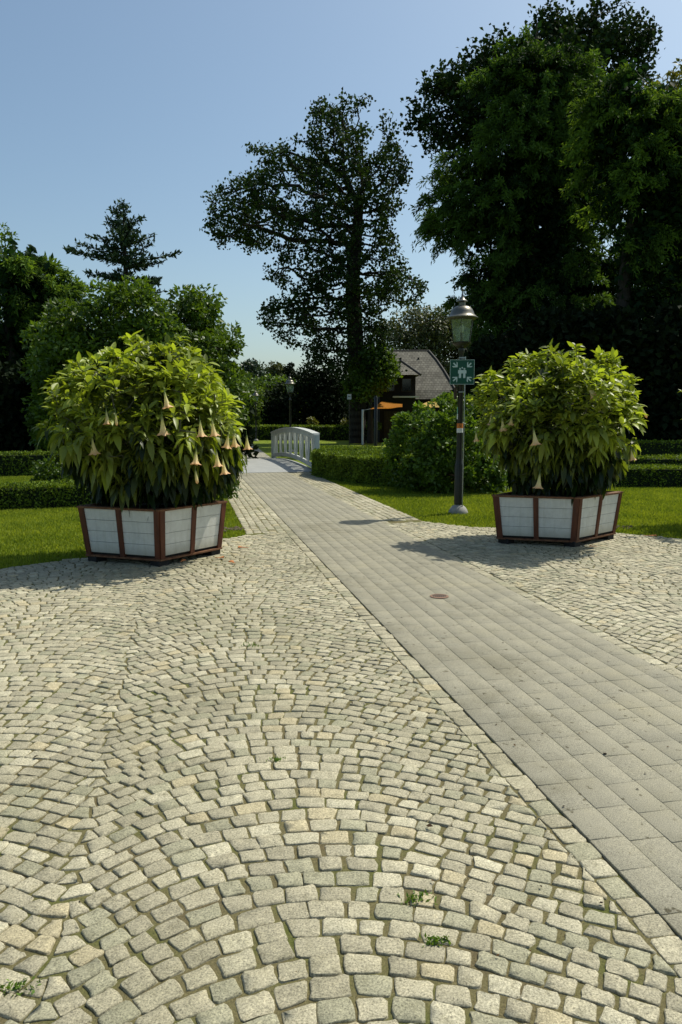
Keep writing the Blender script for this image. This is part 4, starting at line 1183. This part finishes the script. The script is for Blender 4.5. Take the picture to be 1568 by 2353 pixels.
# earth clods on the lawn edge
def earth(u, v, n, rx, ry, lab):
    p = gnd(u, v, 0); V = []; Fc = []
    mb = MB()
    for _ in range(n):
        x = p[0] + random.gauss(0, rx); y = p[1] + random.gauss(0, ry); r = random.uniform(.012, .035)
        mb.lathe([(r, -.012), (r * .9, r * .3), (r * .4, r * .65)], (x, y, 0), 6)
    o = mb.build('earth_patch', M['soil_lit']); tag(o, lab, 'earth')
M['soil_lit'] = mat_noise('bare_soil', (.05, .038, .025), (.13, .10, .068), 40, .95)
earth(532, 1216, 50, .12, .10, 'patch of bare crumbly earth at the corner of the left lawn')
earth(1412, 1213, 40, .16, .07, 'bare earth along the lawn edge right of the right planter')
earth(1397, 1170, 22, .045, .04, 'small dark hole dug in the right lawn')

# ------------------------------------------------------------------ SHRUBS
def bush(name, label, poly, Y, mat, nclump, crad, per, leaf, depth=.9, group=None, tr=.05, gate=0.):
    return mass_tree(name, label, poly, Y, mat, nclump, crad, per, leaf, depth, tr, bark='bark_brown', group=group, cat='shrub', gate=gate, gate_s=1.6)
bush('garden_shrub', 'wide leafy shrub behind the nearest street lamp', [(905, 1125), (885, 1080), (905, 1040), (897, 1010), (920, 985), (922, 955), (945, 925), (965, 940), (990, 945), (1020, 915), (1050, 918), (1090, 930), (1120, 975), (1150, 1040), (1150, 1125)], 16.6, 'shrub', 210, (.08, .30), 95, (.10, .06), gate=.36)
bush('garden_shrub', 'small dark shrub peeping out right of the left planter', [(440, 1150), (430, 1080), (470, 1035), (520, 1050), (548, 1072), (535, 1100), (556, 1125), (540, 1145)], 13.0, 'broad', 50, (.10, .20), 90, (.08, .05))
bush('garden_shrub', 'flat-topped small shrub beside the left hedges', [(90, 1105), (88, 1075), (110, 1064), (170, 1066), (210, 1090), (210, 1120)], 15.5, 'broad', 34, (.10, .20), 90, (.075, .05))
bush('garden_shrub', 'round bright clipped shrub on the far lawn beside the white pole', [(848, 985), (846, 975), (854, 969), (866, 970), (870, 985)], 50, 'broad_b', 14, (.2, .3), 70, (.14, .1))
bush('garden_shrub', 'little yellow-green shrub above the long dark hedge', [(786, 985), (787, 974), (794, 968), (804, 972), (812, 975), (812, 985)], 58, 'yellowish', 12, (.2, .35), 60, (.14, .1))
bush('garden_shrub', 'loose yellow-green shrub behind the bridge railing', [(705, 985), (706, 972), (715, 962), (728, 966), (726, 985)], 58, 'yellowish', 12, (.2, .35), 60, (.14, .1))

# ------------------------------------------------------------------ TREES
zo = lambda L: [(441 + x * .3959, 196 + y * .3959) for x, y in L]
oak_poly = zo([(720, 70), (680, 160), (570, 250), (620, 340), (520, 370), (410, 400), (290, 355), (350, 420), (380, 470), (210, 510), (300, 600), (200, 620), (55, 660), (130, 720), (200, 780), (50, 785), (100, 850), (110, 930), (230, 900), (420, 950), (520, 960), (520, 1020), (410, 1090), (440, 1130), (560, 1160), (500, 1230), (420, 1270), (390, 1360), (450, 1470), (560, 1400), (510, 1490), (620, 1500), (560, 1570), (660, 1620), (800, 1640), (900, 1733), (1100, 1733), (1220, 1680), (1180, 1560), (1150, 1400), (1100, 1260), (1200, 1260), (1310, 1290), (1400, 1230), (1410, 1140), (1330, 1120), (1250, 1110), (1210, 960), (1190, 820), (1130, 780), (1190, 740), (1250, 640), (1290, 530), (1270, 400), (1210, 360), (1215, 230), (1160, 190), (1110, 120), (1050, 140), (980, 60), (920, 80), (850, 95), (840, 140), (760, 80)])
branch_tree('oak_tree', 'tall spreading oak with an open crown against the sky, in the middle', oak_poly, 49, [(822, 1020, 0), (822, 930, 0), (820, 850, 0), (816, 750, 0), (810, 660, 0), (818, 560, .3), (826, 470, .5)], .58, 'oak',
            n_att=3200, step=.42, leaf=(.21, .17), per=21, spread=.20, thr=.044, depth=.60, gap=.45, gscale=.85, tip=.026, extra=(.25, .8, 110, .8), kill=.45, infl=14, e=2.05, maxn=9000)

zt_ = lambda L: [(914.7 + x * .4167, y * .4167) for x, y in L]
darkoak = zt_([(30, 640), (70, 590), (130, 580), (210, 650), (320, 680), (310, 600), (230, 500), (165, 560), (135, 490), (200, 410), (290, 400), (245, 370), (255, 310), (345, 290), (400, 340), (440, 300), (520, 280), (600, 320), (760, 150), (750, 60), (850, 40), (900, 80), (930, 130), (990, 75), (1060, 95), (1110, 75), (1125, 300), (1145, 130), (1190, 85), (1270, 130), (1300, 80), (1380, 70), (1380, 150), (1410, 220), (1400, 420), (1370, 470), (1200, 520), (1100, 900), (900, 1200), (600, 1200), (450, 900), (350, 760), (230, 760), (150, 855), (115, 820), (190, 740), (150, 690), (60, 700), (35, 715)])
branch_tree('dark_oak_tree', 'dark lumpy-crowned oak rising behind the tallest feathery conifer', darkoak, 47, [(1230, 1030, 0), (1230, 800, 0), (1225, 600, 0), (1235, 400, 0), (1300, 250, 0)], .55, 'oak_dark',
            n_att=2000, step=.55, leaf=(.26, .21), per=38, spread=.30, thr=.05, depth=.5, gap=.40, gscale=.42, tip=.018, kill=.65, infl=16, maxd=5)
cypA = zt_([(690, 75), (650, 110), (615, 110), (610, 220), (560, 155), (520, 200), (540, 270), (450, 380), (350, 520), (430, 600), (330, 650), (290, 740), (340, 770), (215, 840), (240, 930), (205, 990), (290, 1010), (330, 1060), (230, 1090), (165, 1100), (180, 1200), (150, 1230), (200, 1300), (290, 1330), (340, 1400), (380, 1470), (285, 1540), (320, 1580), (400, 1600), (280, 1690), (440, 1740), (420, 1850), (480, 1900), (470, 2250), (1300, 2250), (1330, 1700), (1300, 1400), (1250, 1000), (1180, 700), (1080, 480), (1000, 320), (930, 380), (890, 280), (880, 150), (820, 130), (760, 190), (740, 100)])
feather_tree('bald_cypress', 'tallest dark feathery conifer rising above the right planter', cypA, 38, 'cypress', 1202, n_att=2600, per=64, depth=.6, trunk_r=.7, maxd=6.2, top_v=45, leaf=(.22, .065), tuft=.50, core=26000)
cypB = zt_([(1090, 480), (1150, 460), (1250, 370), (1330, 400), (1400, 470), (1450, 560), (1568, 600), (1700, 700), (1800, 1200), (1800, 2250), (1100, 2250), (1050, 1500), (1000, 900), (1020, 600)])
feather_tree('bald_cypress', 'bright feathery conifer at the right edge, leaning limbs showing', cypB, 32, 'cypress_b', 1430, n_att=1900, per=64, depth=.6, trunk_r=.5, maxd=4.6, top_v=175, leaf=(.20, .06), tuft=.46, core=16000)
mass_tree('pale_tree', 'yellowish tree top catching light behind the right edge conifer', zt_([(1380, 520), (1420, 440), (1530, 415), (1600, 430), (1750, 500), (1750, 2000), (1450, 2000), (1400, 900)]), 46, 'yellowish', 200, (.6, 1.1), 80, (.28, .18), .6, .35)

zb_ = lambda L: [(x * .3646, 424.7 + y * .3646) for x, y in L]
mass_tree('round_tree', 'broad round-headed green tree behind the left planter', [(120, 735), (146, 709), (190, 695), (233, 673), (277, 658), (328, 658), (365, 665), (394, 662), (419, 676), (448, 673), (470, 687), (474, 716), (485, 742), (510, 760), (525, 782), (532, 811), (543, 844), (547, 900), (540, 1020), (100, 1020), (95, 900), (100, 800)], 26, 'broad',
          360, (.22, .72), 190, (.18, .10), .75, .35, trunk_u=330, gate=.30, gate_s=.5)
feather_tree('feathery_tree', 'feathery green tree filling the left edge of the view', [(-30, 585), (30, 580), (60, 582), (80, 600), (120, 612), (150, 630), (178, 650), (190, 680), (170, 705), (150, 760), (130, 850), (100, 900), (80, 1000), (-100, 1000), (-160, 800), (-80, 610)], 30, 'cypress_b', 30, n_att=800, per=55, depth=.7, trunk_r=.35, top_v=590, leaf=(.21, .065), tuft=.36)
mass_tree('spiky_tree', 'tip of a taller tree showing at the far left edge above the feathery one', [(-50, 545), (-10, 515), (5, 530), (32, 546), (14, 560), (28, 575), (10, 600), (-10, 1000), (-80, 1000)], 44, 'broad', 70, (.3, .6), 60, (.25, .12), .7, .3)

def fir(name, label, Y, ux, vtop, tiers, group=None):
    bx, _, top = at(ux, vtop, Y); t = thing(name, label, 'tree', (bx, Y, 0), group)
    mb = MB(); mb.tube((bx, Y, -.1), (bx, Y, top * .6), .32, .17, 8); mb.tube((bx, Y, top * .6), (bx, Y, top), .17, .03, 8)
    P, D, T = [], [], []
    segs = []
    for (va, ut, vt) in tiers:
        z0 = at(ux, va, Y)[2]; xt, _, zt = at(ut, vt, Y); Lx = abs(xt - bx)
        for k in range(5):
            if k == 0: e = np.array([xt, Y, zt])
            else:
                a = RNG.uniform(0, 2 * PI); r = Lx * RNG.uniform(.55, .95); e = np.array([bx + r * math.cos(a), Y + r * math.sin(a), zt + RNG.uniform(-.5, .3)])
            s0 = np.array([bx, Y, z0 + RNG.uniform(-.3, .3)])
            mid = (s0 + e) / 2 + np.array([0, 0, -.15 * Lx * .4])
            mb.tube(s0, mid, .05, .035, 5, False); mb.tube(mid, e, .035, .012, 5, False)
            m = int(np.linalg.norm(e - s0) * 44)
            tt = RNG.uniform(.18, 1.04, m)[:, None]
            q = np.where(tt < .5, s0 + (mid - s0) * tt * 2, mid + (e - mid) * (tt * 2 - 1))
            wdt = (1.12 - tt) * .55 + .12
            q = q + RNG.normal(size=q.shape) * np.array([1, 1, .28]) * wdt * .5
            P.append(q); D.append(unit((e - s0)[None] * .4 + RNG.normal(size=q.shape) * .8 + [0, 0, .3]))
    mb.build('trunk', M['bark'], t)
    P = np.concatenate(P); D = np.concatenate(D)
    L = RNG.uniform(.18, .36, len(P)); foliage('crown', P, D, rnd_dirs(len(P), 1), L, L * .42, M['blue_fir'], t)
    return t
fir('fir_tree', 'dark tiered fir standing against the sky at upper left', 46, 283, 466, [(480, 281, 466), (500, 256, 482), (520, 328, 502), (545, 245, 512), (555, 300, 515), (560, 208, 545), (560, 354, 541), (590, 159, 574), (585, 346, 563), (615, 368, 603), (610, 225, 590), (635, 200, 627), (650, 365, 640), (665, 186, 658), (690, 370, 670), (720, 190, 700)])

GB = 'trees beyond the far lawn'
mass_tree('distant_tree', 'bluish rounded distant tree left of the bridge lamps, against the sky', [(548, 900), (553, 860), (560, 842), (572, 836), (590, 842), (602, 858), (606, 900)], 95, 'bluish', 70, (.6, 1.1), 60, (.35, .25), .7, .3, group=GB)
mass_tree('distant_tree', 'pale distant tree top just left of the column-shaped tree', [(608, 900), (612, 862), (620, 846), (632, 838), (646, 845), (655, 862), (660, 900)], 110, 'olive', 60, (.6, 1.1), 60, (.38, .26), .7, .3, group=GB)
mass_tree('columnar_tree', 'narrow dark column-shaped tree top behind the bridge lamp', [(656, 960), (657, 850), (660, 836), (668, 831), (674, 850), (677, 960)], 70, 'dark', 60, (.25, .4), 70, (.18, .12), .9, .2)
mass_tree('distant_tree', 'bright green bushy tree beside the far lamp, right of the left shrub', [(500, 1000), (505, 900), (520, 850), (540, 838), (565, 862), (590, 890), (600, 925), (596, 960), (580, 1000)], 60, 'broad_b', 120, (.35, .7), 80, (.22, .15), .8, .25, group=GB)
mass_tree('distant_tree', 'green bushes low behind the furthest lamp', [(560, 1000), (565, 900), (600, 880), (650, 868), (690, 876), (700, 1000)], 66, 'broad', 110, (.5, .9), 70, (.26, .18), .6, .25, group=GB)
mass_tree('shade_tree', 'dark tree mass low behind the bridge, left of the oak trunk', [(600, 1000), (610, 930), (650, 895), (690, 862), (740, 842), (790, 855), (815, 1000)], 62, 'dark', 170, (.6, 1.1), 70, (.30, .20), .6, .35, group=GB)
mass_tree('shade_tree', 'dark leafy tree just right of the oak trunk, before the house', [(804, 905), (808, 880), (830, 840), (852, 800), (880, 800), (897, 835), (895, 860), (885, 880), (865, 890), (840, 905), (810, 910)], 48.5, 'broad', 130, (.45, .8), 80, (.22, .16), .6, .28, group=GB)
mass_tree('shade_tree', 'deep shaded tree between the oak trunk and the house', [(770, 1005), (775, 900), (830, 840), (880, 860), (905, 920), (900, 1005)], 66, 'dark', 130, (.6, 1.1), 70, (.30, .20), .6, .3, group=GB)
mass_tree('pale_tree', 'pale olive willow-like tree rising behind the house roof', [(885, 900), (880, 760), (895, 730), (930, 714), (965, 710), (1000, 722), (1040, 705), (1070, 730), (1110, 760), (1120, 900)], 82, 'olive', 300, (.8, 1.5), 90, (.36, .2), .6, .4, droop=.6)
GU = 'dark shrubs in the shade under the right trees'
for i, (a, b, top, Y, lab) in enumerate(((1075, 1200, 800, 30, 'dark undergrowth shrub behind the nearest lamp, leftmost under the big conifer'), (1180, 1340, 740, 30.5, 'dark undergrowth shrub directly behind the right planter shrub'),
                                         (1310, 1470, 730, 30, 'dark undergrowth shrub between the two big conifers'), (1440, 1640, 720, 29.5, 'dark undergrowth shrub at the right edge of the view'))):
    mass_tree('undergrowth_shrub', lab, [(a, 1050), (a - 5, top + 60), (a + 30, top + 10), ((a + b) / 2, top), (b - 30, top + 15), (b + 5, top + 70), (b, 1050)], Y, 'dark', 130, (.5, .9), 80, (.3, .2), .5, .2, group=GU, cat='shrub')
GL = 'dark shrubs in the shade behind the left hedges'
for i, (a, b, top, Y, lab) in enumerate(((-90, 90, 860, 27, 'dark shaded shrub at the left edge behind the hedges'), (60, 230, 880, 28, 'dark shaded shrub under the round tree, left side'), (210, 400, 880, 28.5, 'dark shaded shrub under the middle of the round tree'), (380, 545, 890, 29, 'dark shaded shrub under the right side of the round tree'))):
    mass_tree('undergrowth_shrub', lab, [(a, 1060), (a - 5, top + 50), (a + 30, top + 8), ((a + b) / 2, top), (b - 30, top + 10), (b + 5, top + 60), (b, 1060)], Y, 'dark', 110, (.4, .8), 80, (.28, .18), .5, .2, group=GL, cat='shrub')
# far wood closing the horizon
n = 90000
X_ = RNG.uniform(-110, 110, n); H_ = 4.2 + 3.2 * vnoise(np.c_[X_, X_ * 0, X_ * 0], .09) + 2.0 * vnoise(np.c_[X_, X_ * 0 + 9, X_ * 0], .35)
Z_ = RNG.uniform(0, 1, n) ** .7 * H_; P = np.c_[X_, 125 + RNG.uniform(-4, 4, n), Z_]
V, Fq = leaf_cards(P, rnd_dirs(n, .2), rnd_dirs(n, .4), .75, .55)
tag(build('distant_wood', V, [Fq], M['dark'], tint=np.repeat(RNG.uniform(0, .5, n), 4)), 'dark wood closing the view beyond the park', 'wood', kind='stuff')

# ------------------------------------------------------------------ HOUSE
def house():
    Yh = 55
    t = thing('park_house', 'house with a big grey tiled roof behind the shrub and the lamp', 'house', (4, Yh, 0))
    X0, X1 = 2.2, 8.2; Ye, Yr = 52.0, 56.5
    zr_ = at(950, 806, Yr)[2]; ze = at(1000, 917, Ye)[2]
    xr_ = at(985, 806, Yr)[0]
    MB().box(((X0 + 7.7) / 2, 56.4, (ze + .1) / 2), ((7.7 - X0) / 2, 3.9, (ze + .1) / 2)).build('wall', M['dark_wall'], t)
    # curved (bell-cast) roof: profile from ridge to eave
    prof = [(0, 1.0), (.25, .78), (.5, .55), (.72, .33), (.88, .17), (1.0, 0.0)]
    vs = []; n = len(prof)
    for s, h_ in prof:
        y = Yr + (Ye - Yr) * s; z = ze + (zr_ - ze) * h_; xe = xr_ + (X1 - xr_) * (s ** .85)
        vs += [(X0, y, z), (xe, y, z)]
    for s, h_ in prof:
        y = Yr + (61 - Yr) * s; z = ze + (zr_ - ze) * h_; xe = xr_ + (X1 - xr_) * (s ** .85)
        vs += [(X0, y, z), (xe, y, z)]
    fs = [(2 * i, 2 * i + 2, 2 * i + 3, 2 * i + 1) for i in range(n - 1)] + [(2 * n + 2 * i, 2 * n + 2 * i + 1, 2 * n + 2 * i + 3, 2 * n + 2 * i + 2) for i in range(n - 1)]
    fs += [(2 * i + 1, 2 * i + 3, 2 * n + 2 * i + 3, 2 * n + 2 * i + 1) for i in range(n - 1)]
    rf = MB().add(vs, fs).build('roof', M['roof'], t)
    h = MB()
    for i in range(n - 1): h.tube(vs[2 * i + 1], vs[2 * i + 3], .10, n=6)
    h.tube((X0, Yr, zr_), (xr_, Yr, zr_), .07, n=6)
    h.build('hip_ridge', M['ridge'], rf)
    for u in (921, 962):
        p = at(u, 827, 55.6); MB().box((p[0], p[1] + .0, p[2]), (.05, .12, .16)).build('roof_vent', M['ridge'], rf)
    # projecting wing with hipped roof
    yw = 50.4; xw0 = 2.6; xe = at(967, 861, yw - .4)[0]; zw = at(950, 861, yw - .4)[2]; ap = at(921, 829, 52.2); xwr = at(955, 900, yw)[0]
    MB().box(((xw0 + xwr) / 2, yw + 1.6, zw / 2 - .01), ((xwr - xw0) / 2, 1.6, zw / 2)).build('wing_wall', M['dark_wall'], t)
    vs = [(xw0 - .4, yw - .4, zw), (xe, yw - .4, zw), (ap[0], 52.2, ap[2]), (ap[0] - 1.4, 52.2, ap[2]), (xe, 54, zw), (ap[0], 54.4, ap[2]), (xw0 - .4, 54, zw), (ap[0] - 1.4, 54.4, ap[2])]
    w = MB().add(vs, [(0, 1, 2, 3), (1, 4, 5, 2), (0, 3, 7, 6), (3, 2, 5, 7), (0, 6, 4, 1)]).build('wing_roof', M['roof'], t)
    MB().tube(vs[1], vs[2], .09, n=6).build('hip_ridge', M['ridge'], w)
    p0 = at(903, 912, yw - .15); p1 = at(963, 912, yw - .15)
    MB().box(((p0[0] + p1[0]) / 2, yw - .15, p0[2]), ((p1[0] - p0[0]) / 2, .14, .05)).build('ledge', M['pale_trim'], t)
    for x in (3.3, 4.4):
        f = MB().box((x, yw - .03, 3.85), (.34, .03, .45)).build('window', M['bark'], t); MB().box((x, yw - .065, 3.85), (.28, .004, .39)).build('pane', M['dark_glass'], f)
    for x in (6.0, 7.0):
        f = MB().box((x, 52.46, 1.6), (.36, .03, .55)).build('window', M['bark'], t); MB().box((x, 52.42, 1.6), (.30, .004, .49)).build('pane', M['dark_glass'], f)
    MB().box((3.4, yw - .03, 1.05), (.5, .03, 1.05)).build('door', M['bark'], t)
M['ridge'] = mat_noise('ridge_tiles', (.03, .03, .03), (.06, .06, .055), 5, .8)
house()

# ------------------------------------------------------------------ SHADE SAILS, POLES
def sail(label, pts, mat, name='shade_sail'):
    # pts 4 world corners; subdivided sagging sheet
    n = 8; V = []
    a, b, c, d = [np.array(p) for p in pts]
    for i in range(n + 1):
        for j in range(n + 1):
            s, q = i / n, j / n
            p = (a * (1 - s) + b * s) * (1 - q) + (d * (1 - s) + c * s) * q
            p = p + np.array([0, 0, -.18 * math.sin(PI * s) * math.sin(PI * q)]); V.append(p)
    fs = [(i * (n + 1) + j, (i + 1) * (n + 1) + j, (i + 1) * (n + 1) + j + 1, i * (n + 1) + j + 1) for i in range(n) for j in range(n)]
    cen = np.mean(V, 0); t = thing(name, label, 'shade sail', (cen[0], cen[1], cen[2]), 'shade sails before the house')
    build('cloth', V, [np.array(fs)], mat, t, smooth=True, tint=np.full(len(V), .4))
    return t
s1 = sail('orange shade sail stretched from the pale pole towards the house', [at(851.5, 940, 46.2), at(925, 935, 45.0), at(925, 928, 49.5), at(878.5, 922.5, 49.5)], M['orange_cloth'])
pt = at(834, 941, 46.5)
MB().tube((pt[0], pt[1], pt[2] - .05), at(852, 939.5, 46.2), .012, n=6).build('rope', M['pale_trim'], s1)
s2 = sail('pale yellow shade sail nearer the house, above the garden shrub', [at(956, 934, 47.2), at(1010, 936, 46.4), at(1012, 924, 49.8), at(985, 922.5, 49.8)], M['yellow_cloth'])
o = MB().lathe([(.07, -.02), (.07, pt[2] - .04), (.05, pt[2])], (pt[0], pt[1], 0), 12).build('sail_pole', M['pale_trim'], None, True); tag(o, 'slim pale pole holding the corner of the orange sail', 'pole')
p = at(864, 910, 44.0)
o = MB().lathe([(.10, -.02), (.10, p[2] - .1), (.05, p[2])], (p[0], 44.0, 0), 12).build('dark_mast', M['lamp_metal'], None, True); tag(o, 'dark mast standing in front of the orange sail', 'pole')
# little notice board and lantern glimpsed in the shade by the oak
p = at(803, 912, 44); t = thing('notice_board', 'small white notice board in the shade left of the oak trunk', 'sign', (p[0], 44, 0))
MB().tube((p[0], 44.03, -.02), (p[0], 44.03, p[2]), .025, n=8).build('post', M['lamp_metal'], t)
MB().box((p[0], 44, p[2]), (.12, .02, .15), 0, .004).build('board', M['pale_trim'], t)
MB().box((p[0], 43.976, p[2] + .03), (.07, .002, .02)).build('print', M['lamp_metal'], t)

# ------------------------------------------------------------------ LIGHT, SKY, CAMERA
sunv = Vector((2.01, 1.42, 3.67)).normalized()
elev = math.asin(sunv.z); azim = math.atan2(sunv.x, sunv.y)
sd = bpy.data.lights.new('sun', 'SUN'); sd.energy = 5.0; sd.angle = math.radians(.5); sd.color = (1, .95, .82)
so = bpy.data.objects.new('sun', sd); COL.objects.link(so); so.rotation_euler = sunv.to_track_quat('Z', 'Y').to_euler(); so.location = sunv * 60
w = bpy.data.worlds.new('World'); scene.world = w; w.use_nodes = True
nt = w.node_tree; nt.nodes.clear()
sky = nt.nodes.new('ShaderNodeTexSky'); sky.sky_type = 'NISHITA'; sky.sun_disc = False
sky.sun_elevation = elev; sky.sun_rotation = azim; sky.altitude = 0; sky.air_density = 1.0; sky.dust_density = 2.2; sky.ozone_density = 1.0
bg = nt.nodes.new('ShaderNodeBackground'); bg.inputs[1].default_value = .135
ow = nt.nodes.new('ShaderNodeOutputWorld')
nt.links.new(mixc(nt, 1.0, sky.outputs[0], (.93, 1.02, .98), 'MULTIPLY'), bg.inputs[0]); nt.links.new(bg.outputs[0], ow.inputs[0])

cam = bpy.data.cameras.new('camera'); co_ = bpy.data.objects.new('camera', cam); COL.objects.link(co_)
co_.location = (0, 0, EYE); co_.rotation_euler = (PI / 2 - TILT, 0, 0)
cam.sensor_fit = 'VERTICAL'; cam.sensor_height = 36; cam.lens = 36 * F / 2353.0; cam.clip_start = .05; cam.clip_end = 3000
scene.camera = co_
scene.view_settings.view_transform = 'Standard'; scene.view_settings.look = 'None'; scene.view_settings.exposure = 0; scene.view_settings.gamma = 1
scene.cycles.transparent_max_bounces = 12
